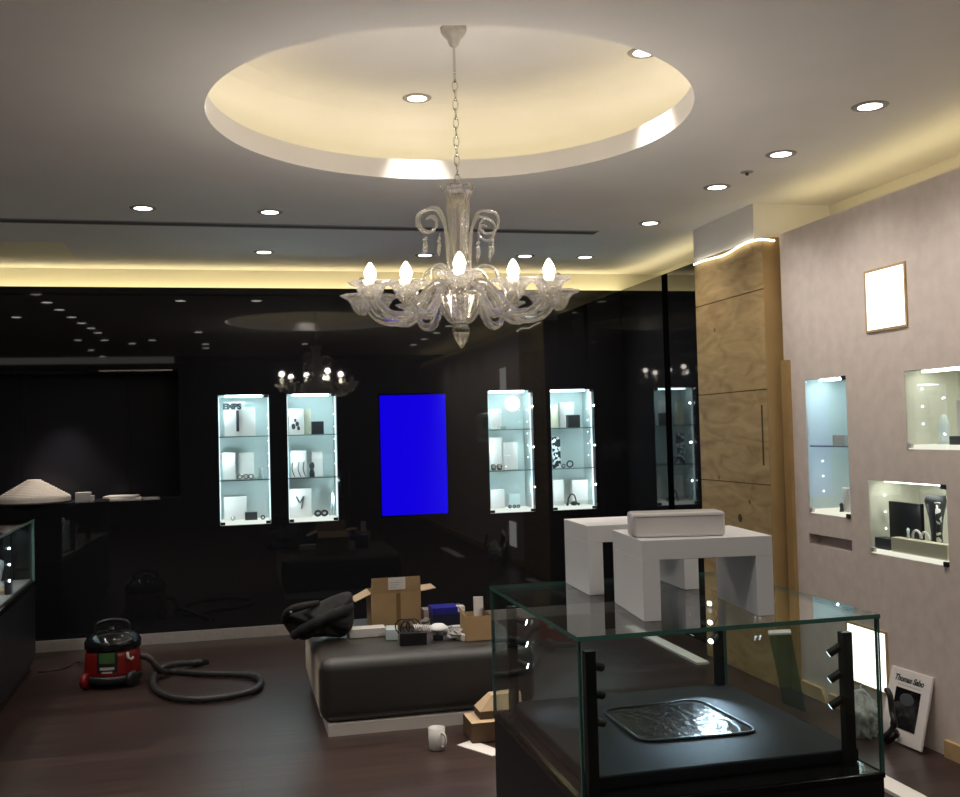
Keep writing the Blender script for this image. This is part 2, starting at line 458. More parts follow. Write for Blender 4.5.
# alcove shell
b = MB()
AY = YB+.47
b.quad((XL,AY,AZ0),(AX1,AY,AZ0),(AX1,AY,AZ1),(XL,AY,AZ1)); b.quad((AX1,YB+.06,AZ0),(AX1,AY,AZ0),(AX1,AY,AZ1),(AX1,YB+.06,AZ1))
b.quad((XL,YB+.06,AZ1),(AX1,YB+.06,AZ1),(AX1,AY,AZ1),(XL,AY,AZ1)); b.quad((XL,YB+.06,AZ0),(XL,AY,AZ0),(AX1,AY,AZ0),(AX1,YB+.06,AZ0))
struct('wall_alcove', b, M['alcove'])
b = MB(); b.box(-1.0, AX1-.045, YB-.004, YB+.03, AZ1-.012, AZ1-.002); struct('trim_2', b, M['steel'])
for i, x in enumerate((-.84, -1.62)):
    b = MB(); b.box(x-.004, x+.004, AY-.012, AY-.002, AZ0, AZ1); struct('trim_%d' % (3+i), b, M['blk'])
# return wall
b = MB(); b.box(XC, XC+.06, 5.6, YB, 0, ZT); struct('wall_return', b, M['blackglass'])
yj = on(670,450,x=XC).y; b = MB(); b.box(XC-.003, XC, yj-.05, yj+.05, 0, ZT-.004); struct('trim_5', b, mat('joint_black', (.002,.002,.002), 1, spec=0))
b = MB(); b.box(XC+.07, XC+.11, 6.4, YB, ZT-.008, ZT+.004); tag(b.build('trim_6', M['cove_led']), kind='structure')
# true wall behind the false right wall
b = MB(); b.box(3.58, 3.64, YF, 9, 0, ZC+.02); struct('wall_outer', b, M['cove'])
# right wall with its niches
NT = (4.80, 5.20, 1.036, 1.79); NR = (2.95, 4.315, 1.405, 1.785); NL = (4.045, 4.64, .873, 1.246); NS = (4.80, 5.215, .862, .921)
b = MB(); wall_sheet(b, lambda u, v, d: (XR+d, u, v), YF, 5.42, 0, ZRT, [NT, NR, NL, NS], .05); struct('wall_right', b, M['rwall'])
b = MB(); b.box(XR+.06, XR+.10, YF, 5.42, ZRT-.008, ZRT+.004); tag(b.build('trim_7', M['cove_led']), kind='structure')
b = MB(); b.box(XR+.0501, XR+.11, YF, 5.42, ZRT-.06, ZRT-.03); struct('trim_8', b, M['rwall'])
# side and front of the room
b = MB(); b.box(XL-.06, XL, YF, 9, 0, 3.0); struct('wall_left', b, M['darkwall'])
b = MB(); b.box(XL-.06, 3.64, YF-.06, YF, 0, 3.0); struct('wall_front', b, M['darkwall'])
b = MB(); b.box(XL, 3.62, YF, -.94, ZC+.10, ZC+.14); struct('ceiling_entrance', b, M['darkwall'])
b = MB(); b.box(XL, -.95, -.94, -.90, ZC-.10, ZC+.1); struct('trim_9', b, emis('lit_fascia', (1,.93,.86), .6))
# skirtings
b = MB(); b.box(-1.9, XC, YB-.014, YB, 0, .083); struct('baseboard_back', b, M['steel'], bevel=.002)
b = MB(); b.hexa([(XR-.018,5.07,0),(XR,5.07,0),(XR,5.33,0),(XR-.018,5.33,0),(XR-.018,5.12,.07),(XR,5.12,.07),(XR,5.33,.07),(XR-.018,5.33,.07)]); struct('baseboard_right_far', b, M['woodlt'])
b = MB(); b.box(XR-.018, XR, 4.80, 5.05, 0, .062); struct('baseboard_right_middle', b, M['woodlt'])
b = MB(); b.box(XR-.018, XR, YF, 4.11, 0, .078); struct('baseboard_right_near', b, M['woodlt'])
# bulkhead box above the pillar
b = MB(); b.box(3.06, 3.58, 5.56, 6.385, 2.66, ZC); struct('wall_bulkhead', b, M['ceiling'])

# ---------------- plywood pillar
t = thing('plywood_pillar', 'plywood-clad square pillar between the black walling and the pale wall', 'pillar', (3.10, 5.92, 0))
PX0, PY0, PY1, PZ = 3.062, 5.47, 6.385, 2.655
b = MB(); b.box(PX0+.014, XC+.05, PY0+.012, PY1, 0, PZ-.01); b.build('core', M['card_dk'], t)
zs = [0, .55, 1.183, 1.752, 2.350, PZ]
for z0, z1 in zip(zs, zs[1:]):
    b = MB(); b.box(PX0, PX0+.014, PY0+.002, PY1, z0+.003, z1-.003); b.build('side_panel', M['ply'], t)
b = MB(); b.box(PX0, XC, PY0-.012, PY0+.001, 0, PZ); b.build('front_panel', mat('plywood_front', (.36,.235,.10), .75, noise_amt=.10, noise_scale=5), t)
b = MB(); b.box(XR-.022, XR-.0005, 5.345, 5.42, 0, 1.916); b.build('edge_board', mat('edge_board_wood', (.40,.26,.11), .7, noise_amt=.08, noise_scale=8), t)
b = MB(); b.box(PX0-.002, PX0, 5.53, 5.545, 1.30, 1.66); b.build('gouge', M['card_dk'], t)
kp = on(740.5, 518, x=PX0)
b = MB(); b.lathe([(0,0),(.020,0),(.026,.003),(0,.004)], kp, 14, axis=(-1,0,0)); b.build('knot', M['card_dk'], t)
# LED rope along the top of the pillar
pts = []
for px, py in ((694,264.5),(700,262),(708,259.5),(716,257.5),(722,256),(730,252),(738,247),(746,243),(754,240.5)):
    p = on(px, py, x=PX0-.016); pts.append(p)
pts.append(Vector((PX0-.010, PY0-.022, 2.64))); pts.append(Vector((PX0+.07, PY0-.024, 2.632)))
def smooth_path(P, k=4):
    P = [Vector(p) for p in P]; out = []
    for i in range(len(P)-1):
        p0, p1, p2, p3 = P[max(i-1,0)], P[i], P[i+1], P[min(i+2,len(P)-1)]
        for j in range(k):
            u = j/k
            out.append(.5*((2*p1)+(p2-p0)*u+(2*p0-5*p1+4*p2-p3)*u*u+(3*p1-p0-3*p2+p3)*u**3))
    out.append(P[-1]); return out
b = MB(); b.tube(smooth_path(pts), .0052, 8)
one('led_rope', b, M['rope'], 'glowing LED rope draped along the top of the plywood pillar', 'light strip', pts[4], smooth=True)

# ---------------- ceiling fittings
def make_downlight(loc, label, z, group=None, energy=33., spot=True, cone=135):
    t = thing('downlight', label, 'ceiling light', (loc[0], loc[1], z), group)
    b = MB(); b.lathe([(.050,-.004),(.072,-.004),(.076,0),(.076,.001),(.050,.001)], (loc[0], loc[1], z), 28); b.build('trim_ring', M['sensor'], t, smooth=True)
    b = MB(); b.lathe([(0,-.003),(.050,-.003),(.052,.001),(0,.001)], (loc[0], loc[1], z), 28); b.build('lens', M['lamp'], t)
    if spot:
        lamp('SPOT', 'downlight_lamp', (loc[0], loc[1], z-.012), energy, (1,.925,.84), t, spot_size=math.radians(cone), spot_blend=.9, shadow_soft_size=.045)
    return t
DL_VIS = [((143,208),'recessed downlight nearest the showcase counter, in front of the ceiling slot'),
 ((270,212),'recessed downlight in front of the ceiling slot, second from the showcase counter'),
 ((264,252),'recessed downlight between the ceiling slot and the glowing cove, above the cabinets beside the counter'),
 ((425,255),'recessed downlight seen beside the chandelier column, near the back cove'),
 ((525,256),'recessed downlight near the back cove, between chandelier and the row along the pale wall'),
 ((585,257),'farthest recessed downlight of the row along the pale wall'),
 ((650,223),'recessed downlight in line with the bulkhead over the plywood pillar'),
 ((717,187),'recessed downlight just in front of the bulkhead, third largest of its row'),
 ((781,154),'recessed downlight beside the small ceiling sensor, second largest of its row'),
 ((870,106),'largest recessed downlight, closest to the camera over the pale wall')]
proto = None
for (px, py), lab in DL_VIS:
    p = on(px, py, z=ZC)
    if proto is None: proto = make_downlight((p.x, p.y), lab, ZC, 'recessed ceiling downlights')
    else: dup(proto, (p.x, p.y, ZC), lab)
refl = 'recessed downlight over the showcase counter side, seen mirrored in the black wall'
for x, y in ((-1.72,6.5),(-1.72,5.95),(-1.70,5.38),(-1.68,4.73),(-1.66,4.14),(-1.63,3.6),(-1.62,3.05),(-2.23,4.72),(-.43,3.09),(-.39,1.39),(-.40,.73),(-1.99,2.09),(-1.66,2.07),(-1.36,1.55),(-1.06,2.04),(-2.03,.51),(-2.02,-.70)):
    dup(proto, (x, y, ZC), refl, 'downlights mirrored in the black wall')
dup(proto, (1.0, 1.35, ZC), 'added downlight overhead of the glass case, outside the view', 'downlights outside the view')  # added unseen light, lifts the white risers and the case
for y in (2.9, 2.0, 1.1):
    dup(proto, (2.64, y, ZC), 'recessed downlight over the pale wall, outside the view', 'downlights outside the view')
for (x, y), lab in (((.945,5.15),'downlight inside the round ceiling recess, behind the chandelier chain'), ((1.868,4.35),'downlight inside the round ceiling recess, half cut off by its rim'),
                    ((.90,3.30),'downlight inside the round ceiling recess, hidden by its near rim'), ((.01,4.12),'downlight inside the round ceiling recess, hidden by its rim on the counter side')):
    d = make_downlight((x, y), lab, ZD, 'downlights in the round recess', energy=110., cone=64)
p0, p1 = on(0,220,z=ZC), on(590,236,z=ZC)
b = MB(); b.box(XL+.2, p1.x, p0.y-.045, p0.y+.045, ZC-.003, ZC+.001)
t = thing('slot_diffuser', 'long dark slot air diffuser across the ceiling', 'air vent', (0, p0.y, ZC))
b.build('slot', M['slot'], t)
b = MB()
for s_ in (-1, 1): b.box(XL+.2, p1.x, p0.y+s_*.05-.006, p0.y+s_*.05+.006, ZC-.005, ZC)
b.build('frame', M['sensor'], t)
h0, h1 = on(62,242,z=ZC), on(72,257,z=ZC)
b = MB(); b.box(-2.2, h0.x, h0.y, h1.y, ZC-.006, ZC)  # pale yellow slab: its colour stands for a patch of light on the ceiling
one('lit_ceiling_patch', b, mat('lit_patch_paint', (.96,.89,.66), .8), 'patch of light painted as a pale square on the ceiling beside the back cove', 'ceiling panel', (-1.6, h0.y, ZC), bevel=.003)
sp = on(747,172,z=ZC); t = thing('ceiling_sensor', 'small round grey sensor in the ceiling beside the downlights', 'sensor', sp)
b = MB(); b.lathe([(0,-.004),(.03,-.004),(.034,0),(0,0)], sp, 20); b.build('plate', M['sensor'], t)
b = MB(); b.lathe([(0,-.02),(.008,-.018),(.010,-.004),(0,-.004)], sp, 12); b.build('tip', M['slot'], t)

# ================================================================== CHANDELIER
def chandelier():
    X, Y = DC.x+.020, DC.y
    yy = lambda py: on(459, py, y=Y).z
    t = thing('chandelier', 'clear glass chandelier with curling arms and lit candle bulbs hanging in the ceiling recess', 'chandelier', (X, Y, yy(322)))
    b = MB(); b.lathe([(0,ZD),(.055,ZD),(.055,ZD-.012),(.046,ZD-.03),(.028,ZD-.05),(.02,ZD-.075),(.008,ZD-.085),(0,ZD-.085)], (X,Y,0), 24, flute=12, amp=.04); b.build('canopy', M['steel'], t, smooth=True)
    zr = yy(72)
    b = MB(); b.cyl((X,Y,ZD-.08), (X,Y,zr), .0055, 8); b.build('rod', M['chrome'], t)
    zt = yy(184)
    b = MB(); z = zr; k = 0
    while z > zt+.01:
        c = Vector((X, Y, z-.022)); u = Vector((1,0,0)) if k % 2 else Vector((0,1,0))
        b.tube([c + u*.011*math.cos(a) + Vector((0,0,.024*math.sin(a))) for a in [2*PI*i/14 for i in range(14)]], .0030, 6, closed=True)
        z -= .040; k += 1
    b.build('chain', M['chrome'], t, smooth=True)
    # fluted column with flared crown
    z0, z1 = yy(287), yy(187)
    h = z1-z0
    prof = [(.052,0),(.050,.06*h),(.040,.12*h),(.036,.2*h),(.040,.45*h),(.047,.7*h),(.050,.80*h),(.046,.86*h),(.058,.94*h),(.073,1.0*h)]
    b = MB(); b.lathe([(r, z0+v) for r, v in prof] + [(.066, z0+h*.985),(.05, z0+.92*h),(.040,z0+.85*h),(.042,z0+.7*h),(.033,z0+.3*h),(.028,z0)], (X,Y,0), 48, flute=12, amp=.06); b.build('column', M['crystal'], t, smooth=True)
    b = MB(); b.cyl((X,Y,z0-.02), (X,Y,z1-.04), .010, 10); b.build('stem', M['chrome'], t)
    b = MB(); b.lathe([(0,yy(207)),(.026,yy(206)),(.032,yy(200)),(.026,yy(194)),(0,yy(193))], (X,Y,0), 24, flute=8, amp=.08); b.build('collar', M['crystal'], t, smooth=True)
    # centre bowl and finial
    zb, zl = yy(290), yy(324)
    H = zb-zl
    b = MB(); b.lathe([(.035,zl),(.055,zl+.10*H),(.082,zl+.35*H),(.097,zl+.65*H),(.105,zl+.88*H),(.128,zl+H),(.122,zl+1.0*H),(.098,zl+.86*H),(.088,zl+.6*H),(.07,zl+.33*H),(.03,zl+.1*H)], (X,Y,0), 64, flute=16, amp=.035); b.build('bowl', M['crystal'], t, smooth=True)
    z2, z3 = yy(323), yy(349)
    q = z2-z3
    b = MB(); b.lathe([(0,z3),(.008,z3+.06*q),(.022,z3+.30*q),(.034,z3+.58*q),(.036,z3+.78*q),(.028,z3+.95*q),(.036,z3+q),(.020,z3+1.04*q),(0,z3+1.04*q)], (X,Y,0), 48, flute=10, amp=.07); b.build('finial', M['crystal'], t, smooth=True)
    # twelve arms
    toc = math.atan2(-Y, -X)            # one arm points to the viewer
    ztop, zlow, zcup = yy(286)-.005, yy(322)+.012, yy(297)-.045
    for k in range(12):
        a = toc + k*PI/6; d = Vector((math.cos(a), math.sin(a), 0)); side = Vector((-d.y, d.x, 0))
        dz = -.012 if k % 2 else .012
        P = [(.050, ztop),(.10, ztop+.015),(.150, ztop-.02),(.195, zlow+.06),(.245, zlow+.008),(.300, zlow),(.355, zlow+.018),(.398, zlow+.062),(.418, zcup+dz)]
        path = smooth_path([Vector((X,Y,0))+d*r+Vector((0,0,z+dz*.6*(r/.42))) for r, z in P], 5)
        b = MB(); b.tube(path, lambda u: .0125 + .0075*math.sin(PI*min(1, u*1.1))**2, 12, flute=6, amp=.10, twist=.25)
        arm = b.build('arm', M['crystal'], t, smooth=True)
        tip = Vector((X,Y,0))+d*.418; zc = zcup+dz
        b = MB()
        prof = [(.010,zc-.012),(.022,zc-.004),(.036,zc+.012),(.047,zc+.038),(.060,zc+.056),(.090,zc+.070),(.087,zc+.074),(.056,zc+.061),(.042,zc+.042),(.030,zc+.016),(.008,zc+.004)]
        b.lathe(prof, tip, 40, flute=10, amp=.05); b.build('cup', M['crystal2'], arm, smooth=True)
        b = MB(); b.cyl(tip+Vector((0,0,zc)), tip+Vector((0,0,zc+.080)), .010, 12); b.build('candle_tube', M['crystal2'], arm, smooth=True)
        lit = k in (0,1,2,10,11,6)
        zb0 = zc+.080
        b = MB(); b.lathe([(0,zb0),(.011,zb0+.002),(.022,zb0+.016),(.025,zb0+.030),(.017,zb0+.052),(.006,zb0+.070),(0,zb0+.074)], tip, 16)
        b.build('bulb', M['bulb'] if lit else M['crystal'], arm, smooth=True)
        if lit: lamp('POINT', 'bulb_glow', tip+Vector((0,0,zb0+.11)), 4.0, (1,.91,.83), arm, shadow_soft_size=.03)
    # small leaves curling out from the bowl rim
    for k in range(6):
        a = toc + PI/12 + k*PI/3; d = Vector((math.cos(a), math.sin(a), 0))
        P = [(.04,ztop-.03),(.06,ztop+.05),(.10,ztop+.085),(.15,ztop+.07),(.165,ztop+.03),(.14,ztop+.012),(.122,ztop+.03)]
        b = MB(); b.tube(smooth_path([Vector((X,Y,0))+d*r+Vector((0,0,z)) for r, z in P], 5), lambda u: .009*(1-.55*u)+.001, 8); b.build('leaf', M['crystal2'], t, smooth=True)
    # upper scrolls with drops
    zs0 = yy(284)
    for k in range(5):
        a = toc + math.radians([-80, 72, -110, 118, 12][k]); d = Vector((math.cos(a), math.sin(a), 0))
        ht = [yy(209), yy(212), yy(204), yy(214), yy(216)][k]
        c0 = .098
        P = [(.040, zs0),(.048, zs0+.10),(.056, ht-.10),(.070, ht-.045),(c0+.0, ht-.004)]
        for j in range(1, 12):
            th = PI/2 - j*PI/5.0; R = .060*(1-j/16.0)
            P.append((c0+.030+R*math.cos(th), ht-.062+R*math.sin(th)))
        pl = [Vector((X,Y,0))+d*r+Vector((0,0,z)) for r, z in P]
        b = MB(); b.tube(smooth_path(pl, 4), lambda u: .0068*(1-.45*u), 8); sc = b.build('scroll', M['crystal2'], t, smooth=True)
        for j, r in enumerate((c0-.010, c0+.052)):
            q = Vector((X,Y,0))+d*r; zt_ = ht-.115+.006*j
            b = MB(); b.cyl(q+Vector((0,0,zt_)), q+Vector((0,0,zt_-.022)), .0012, 6)
            b.sphere(q+Vector((0,0,zt_-.026)), .007, 10)
            b.lathe([(0,zt_-.034),(.004,zt_-.040),(.0075,zt_-.068),(.003,zt_-.084),(0,zt_-.088)], q, 10); b.build('drop', M['crystal2'], sc, smooth=True)
chandelier()

# ================================================================== BACK WALL CABINETS
GB = 'lit glass display cabinets in the black wall'
CAB_DEPTH = .30
def make_cabinet():
    x0, x1 = CABX[0]; xm = (x0+x1)/2
    t = thing('display_cabinet', 'lit glass-fronted display cabinet nearest the counter, with a white lettered card on its top shelf', 'display cabinet', (xm, YB, CZ0), GB)
    yb = YB+CAB_DEPTH; ya = YB+.061
    b = MB()
    b.quad((x0,yb,CZ0),(x1,yb,CZ0),(x1,yb,CZ1),(x0,yb,CZ1))
    for x in (x0, x1): b.quad((x,ya,CZ0),(x,yb,CZ0),(x,yb,CZ1),(x,ya,CZ1))
    b.quad((x0,ya,CZ1),(x1,ya,CZ1),(x1,yb,CZ1),(x0,yb,CZ1)); b.quad((x0,ya,CZ0),(x0,yb,CZ0),(x1,yb,CZ0),(x1,ya,CZ0))
    b.build('carcass', M['cab'], t)
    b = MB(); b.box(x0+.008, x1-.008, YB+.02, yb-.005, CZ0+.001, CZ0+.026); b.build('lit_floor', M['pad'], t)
    b = MB(); b.box(x0+.05, x1-.05, YB+.09, YB+.15, CZ1-.012, CZ1-.002); b.build('led_panel', M['led'], t)
    for z in (SH1, SH2):
        b = MB(); b.box(x0+.002, x1-.002, YB+.03, yb-.002, z-.004, z+.004)
        b.build('shelf', M['pane'], t)
        e = MB(); e.box(x0+.002, x1-.002, YB+.026, YB+.0295, z-.004, z+.004); e.build('shelf_edge', mat('shelf_edge', (.15,.24,.24), .2), t)
    b = MB(); b.box(x0+.002, x1-.002, YB+.002, YB+.008, CZ0+.001, CZ1-.001); b.build('glass_door', M['cabpane'], t)
    for (x, z) in ((x0+.020, CZ0+.013), (x1-.020, CZ0+.013), (x1-.020, CZ1-.010)):
        b = MB(); b.box(x-.018, x+.018, YB-.004, YB+.014, z-.011, z+.011); b.build('corner_clamp', M['blk'], t, bevel=.002)
    for x in (x0+.004, x1-.004):
        b = MB(); b.box(x-.003, x+.003, YB+.064, YB+.078, CZ0+.03, CZ1-.015); b.build('led_strip', M['strip'], t)
    for zz in (CZ0+.20, SH2+.19, SH1+.19):
        for x in (x0+.022, x1-.022):
            lamp('POINT', 'cabinet_led', (x, YB+.072, zz), 1.15, (.72,.96,1), t, shadow_soft_size=.004)
    b = MB()
    for i in range(5): b.sphere((x1-.006, YB+.16, CZ1-.16-i*.10), .0045, 8)
    b.build('led_dots', M['dot'], t)
    return t
SH1, SH2 = on(243,436.5,y=YB+.03).z, on(243,480.5,y=YB+.03).z
SH1, SH2 = (SH1+on(575,428,y=YB+.03).z)/2, (SH2+on(575,468,y=YB+.03).z)/2
c0 = make_cabinet()
for i, lab in ((1, 'lit glass-fronted display cabinet between the first cabinet and the blue screen'),
               (2, 'lit glass-fronted display cabinet just past the blue screen, with a round glare at its top'),
               (3, 'lit glass-fronted display cabinet nearest the pillar, with a dark square card on its top shelf')):
    dup(c0, ((CABX[i][0]+CABX[i][1])/2, YB, CZ0), lab)

def pb(name, label, cat, m, rect, y, depth, base=None, group=None, bevel=.002, tilt=None):
    """a box item on a cabinet shelf: its front fills the pixel rectangle on the plane y"""
    a, c = on(rect[0], rect[1], y=y), on(rect[2], rect[3], y=y)
    z0, z1 = c.z, a.z
    if base is not None: z0 = base+.0005; z1 = max(z1, z0+.01)
    b = MB(); b.box(a.x, c.x, y, y+depth, z0, z1)
    return one(name, b, m, label, cat, ((a.x+c.x)/2, y+depth/2, z0), group, bevel=bevel)
FL = CZ0+.026
S1, S2 = SH1+.004, SH2+.004
yf, ym = YB+.14, YB+.09
def lathe_item(name, label, cat, m, x, y, z, prof, n=16, group=None):
    b = MB(); b.lathe([(r, z+h) for r, h in prof], (x,y,0), n); return one(name, b, m, label, cat, (x,y,z), group, smooth=True)
def ring_item(name, label, cat, m, x, y, z, R, r, axis=(0,1,.2), group=None):
    b = MB(); A = Vector(axis).normalized(); U = A.orthogonal().normalized(); W = A.cross(U)
    c = Vector((x, y, z+R+r)); b.tube([c+(U*math.cos(i*PI/12)+W*math.sin(i*PI/12))*R for i in range(24)], r, 8, closed=True)
    return one(name, b, m, label, cat, (x,y,z), group, smooth=True)
def cabx(i): return CABX[i]
# --- cabinet beside the counter
o = pb('display_card', 'white display card with dark lettering above, top shelf of the cabinet nearest the counter', 'display card', M['whitegloss'], (224,408,255.5,436), yf, .03, S1)
cc = o.location
m4 = Matrix.Translation((on(232,406,y=yf).x-cc.x, yf-.001-cc.y, on(232,406.8,y=yf).z-cc.z)) @ Matrix.Rotation(PI/2, 4, 'X')
text_mesh('lettering', 'EMPS', .062, M['darkcard'], o, m4, bold=.004)
p = on(224,402,y=yf); q = on(245,411,y=yf)
b = MB(); b.box(p.x, q.x, yf+.004, yf+.009, q.z-.005, p.z); b.build('header', M['frost'], o, offset=o.location)
pb('watch_strap', 'dark watch strap hanging in front of the white card in the first cabinet', 'watch', M['darkcard'], (236,410.5,239.3,431.5), yf-.012, .006)
pb('display_block', 'white block with a small dark motif, middle shelf of the cabinet nearest the counter', 'display block', M['whitegloss'], (222.6,453,235.8,479), yf, .05, S2)
pb('display_block', 'second white block, beside the motif block on the first cabinet middle shelf', 'display block', M['whitegloss'], (238,453,254,472), yf+.03, .05, S2)
for i, xx in enumerate((240,246,251)):
    p = on(xx, 478, y=ym); ring_item('ring', 'small silver ring on the middle shelf of the cabinet nearest the counter', 'ring', M['silver'], p.x, ym, S2, .017, .005, group='silver rings in the first cabinet')
p = on(261,478,y=ym); lathe_item('ring_cone', 'pale tapered stand at the end of the first cabinet middle shelf', 'jewellery stand', M['frost'], p.x, ym, S2, [(0,0),(.022,0),(.014,.05),(.018,.085),(0,.09)])
pb('display_block', 'tall white glowing block on the floor of the cabinet nearest the counter', 'display block', M['whitegloss'], (224,497,247,517), yf+.04, .06, FL)
pb('bracelet_tray', 'low dark bracelet tray on the lit floor of the cabinet nearest the counter', 'tray', M['darkcard'], (245,512.5,257.5,519), ym, .05, FL)
p = on(263,518,y=ym); ring_item('bangle', 'small dark bangle beside the bracelet tray in the first cabinet', 'bracelet', M['darkcard'], p.x, ym, FL, .014, .005)
p = on(233,519,y=ym); ring_item('bangle', 'small grey bangle by the glowing block in the first cabinet', 'bracelet', M['silver'], p.x, ym, FL, .013, .005)
# --- second cabinet
o = pb('display_card', 'white picture card with a dark sprig, top shelf of the second cabinet', 'display card', M['whitegloss'], (288.5,409,304,434), yf, .03, S1)
p = on(296,424,y=yf-.001); b = MB()
for dx, dz, r in ((-.02,-.02,.016),(.01,.0,.014),(.02,-.035,.012),(-.005,.03,.01)): b.sphere((p.x+dx, yf-.001, p.z+dz), r, 10, sc=(1,.1,1.5))
b.build('motif', M['darkcard'], o, offset=o.location)
pb('display_block', 'cream block beside the picture card in the second cabinet', 'display block', M['cream'], (304.5,409,311,434), yf+.02, .04, S1)
pb('jewellery_box', 'dark grey square box on the top shelf of the second cabinet', 'box', M['darkcard'], (311.5,421.5,324,434.5), ym, .05, S1)
o = pb('display_block', 'white patterned block on the middle shelf of the second cabinet', 'display block', M['whitegloss'], (290.5,451,307,477), yf, .05, S2)
o = pb('display_block', 'narrow white block behind the dark figurine in the second cabinet', 'display block', M['whitegloss'], (311.5,452,323,477), yf+.04, .05, S2)
p = on(312,470,y=ym); lathe_item('figurine', 'small dark bust-shaped jewellery stand in the second cabinet', 'jewellery stand', M['darkcard'], p.x, ym, S2, [(0,0),(.02,0),(.022,.03),(.013,.06),(.022,.085),(.018,.11),(0,.122)])
for i, xx in enumerate((293,299,304)):
    p = on(xx, 470, y=ym); b = MB(); b.tube(smooth_path([(p.x,ym,S2+.12),(p.x-.008,ym-.004,S2+.07),(p.x+.006,ym,S2+.02),(p.x+.016,ym,S2+.006)],4), .004, 6)
    one('necklace', b, M['silver'], 'thin grey chain hanging by the patterned block in the second cabinet', 'necklace', (p.x,ym,S2), 'chains in the second cabinet')
pb('display_block', 'large white block on the floor of the second cabinet', 'display block', M['whitegloss'], (289.6,489,312,516), yf+.02, .07, FL)
p = on(300,500,y=yf+.018); b = MB(); b.tube(smooth_path([(p.x-.03,yf+.012,p.z+.03),(p.x,yf+.012,p.z-.02),(p.x+.03,yf+.012,p.z+.03),(p.x+.01,yf+.012,p.z-.07)],4), .006, 6)
one('necklace', b, M['silver'], 'grey necklace hanging on the large white block in the second cabinet', 'necklace', p)
for xx in (318,324.5):
    p = on(xx, 513, y=ym); ring_item('bracelet', 'dark bracelet standing on the floor of the second cabinet', 'bracelet', M['darkcard'], p.x, ym, FL, .022, .009, (0,1,.5), 'dark bracelets in the second cabinet')
p = on(332.5,515,y=ym+.03); b = MB(); b.tube(smooth_path([(p.x-.02,ym+.03,FL+.005),(p.x-.008,ym+.03,FL+.12),(p.x+.003,ym+.03,FL+.185),(p.x+.012,ym+.03,FL+.12),(p.x+.006,ym+.03,FL+.005)],5), .006, 8)
one('necklace_stand', b, M['frost'], 'tall thin looped stand at the side of the second cabinet floor', 'jewellery stand', (p.x,ym+.03,FL), smooth=True)
# --- third cabinet
pb('display_block', 'rounded white block on the top shelf of the third cabinet', 'display block', M['whitegloss'], (489.4,409,502.5,428.5), yf, .05, S1, bevel=.02)
p = on(512,403.5,y=YB+.27); b = MB(); b.lathe([(0,0),(.055,0),(.064,.006),(.064,.016),(0,.016)], p, 32, axis=(0,-1,0))  # glowing disc in place of a lamp glare, not a fitting
one('glare_disc', b, emis('cabinet_glare', (.88,1,1), 3.0), 'glowing white disc standing for the round glare at the top of the third cabinet', 'light', p)
for xx in (500,504): 
    p = on(xx, 428, y=ym); ring_item('ring', 'tiny silver ring in front of the rounded block in the third cabinet', 'ring', M['silver'], p.x, ym, S1, .010, .004, group='tiny rings in the third cabinet')
pb('display_block', 'tall white block on the middle shelf of the third cabinet', 'display block', M['whitegloss'], (489.4,437,503.5,468), yf+.03, .05, S2, bevel=.01)
pb('display_block', 'white box-shaped block with a grey slot, centre of the third cabinet', 'display block', M['whitegloss'], (504,442.5,518,468.5), yf, .06, S2)
for xx in (493.5,499.5):
    p = on(xx, 466, y=ym); t = thing('watch', 'dark watch on a cushion on the middle shelf of the third cabinet', 'watch', (p.x,ym,S2), 'watches in the third cabinet')
    b = MB(); b.lathe([(.022,-.018),(.026,-.010),(.026,.010),(.022,.018)], (p.x,ym,S2+.0265), 20, axis=(1,0,0)); b.build('strap', M['darkcard'], t, smooth=True)
    b = MB(); b.lathe([(0,0),(.018,0),(.019,.006),(0,.008)], (p.x,ym-.024,S2+.032), 16, axis=(0,-1,.3)); b.build('dial', M['silver'], t)
pb('display_block', 'glowing white block on the floor of the third cabinet', 'display block', M['whitegloss'], (490.8,490,505,509.5), yf+.02, .07, FL)
pb('display_block', 'pale blue low block beside the glowing block in the third cabinet', 'display block', M['frost'], (509,494,520,507), yf+.02, .05, FL)
for xx in (510,514.5,518.5):
    p = on(xx, 506, y=ym); ring_item('bead_ring', 'small dark bead ring on the lit floor of the third cabinet', 'ring', M['darkcard'], p.x, ym, FL, .010, .006, group='dark rings in the third cabinet')
# --- fourth cabinet
pb('display_block', 'narrow white block on the top shelf of the fourth cabinet', 'display block', M['cream'], (551.2,405,558.5,427), yf, .05, S1)
pb('display_card', 'white card standing behind the dark square box in the fourth cabinet', 'display card', M['whitegloss'], (559.4,402.5,574.4,427.5), yf+.05, .03, S1)
pb('jewellery_box', 'dark square box on the top shelf of the fourth cabinet', 'box', M['darkcard'], (568,415,580.4,427.5), ym, .06, S1)
p = on(589,427,y=ym); lathe_item('ring_cone', 'small clear cone stand at the end of the fourth cabinet top shelf', 'jewellery stand', M['frost'], p.x, ym, S1, [(0,0),(.016,0),(.012,.05),(.004,.08),(0,.082)])
pb('damask_panel', 'black and white damask panel on the middle shelf of the fourth cabinet', 'display panel', M['damask'], (552.2,437,561,467), yf, .02, S2)
p = on(570,465,y=ym); ring_item('bracelet', 'dark round bracelet beside the damask panel in the fourth cabinet', 'bracelet', M['darkcard'], p.x, ym, S2, .026, .006, (0,1,.2))
p = on(563.5,466,y=ym-.02); ring_item('ring', 'silver ring at the foot of the damask panel in the fourth cabinet', 'ring', M['silver'], p.x, ym-.02, S2, .014, .005)
pb('display_block', 'white block with a grey motif on the floor of the fourth cabinet', 'display block', M['whitegloss'], (553.5,480,564.2,503), yf+.03, .06, FL)
pb('display_block', 'wide pale block at the back of the fourth cabinet floor', 'display block', M['whitegloss'], (572,480,594,503), yf+.08, .06, FL)
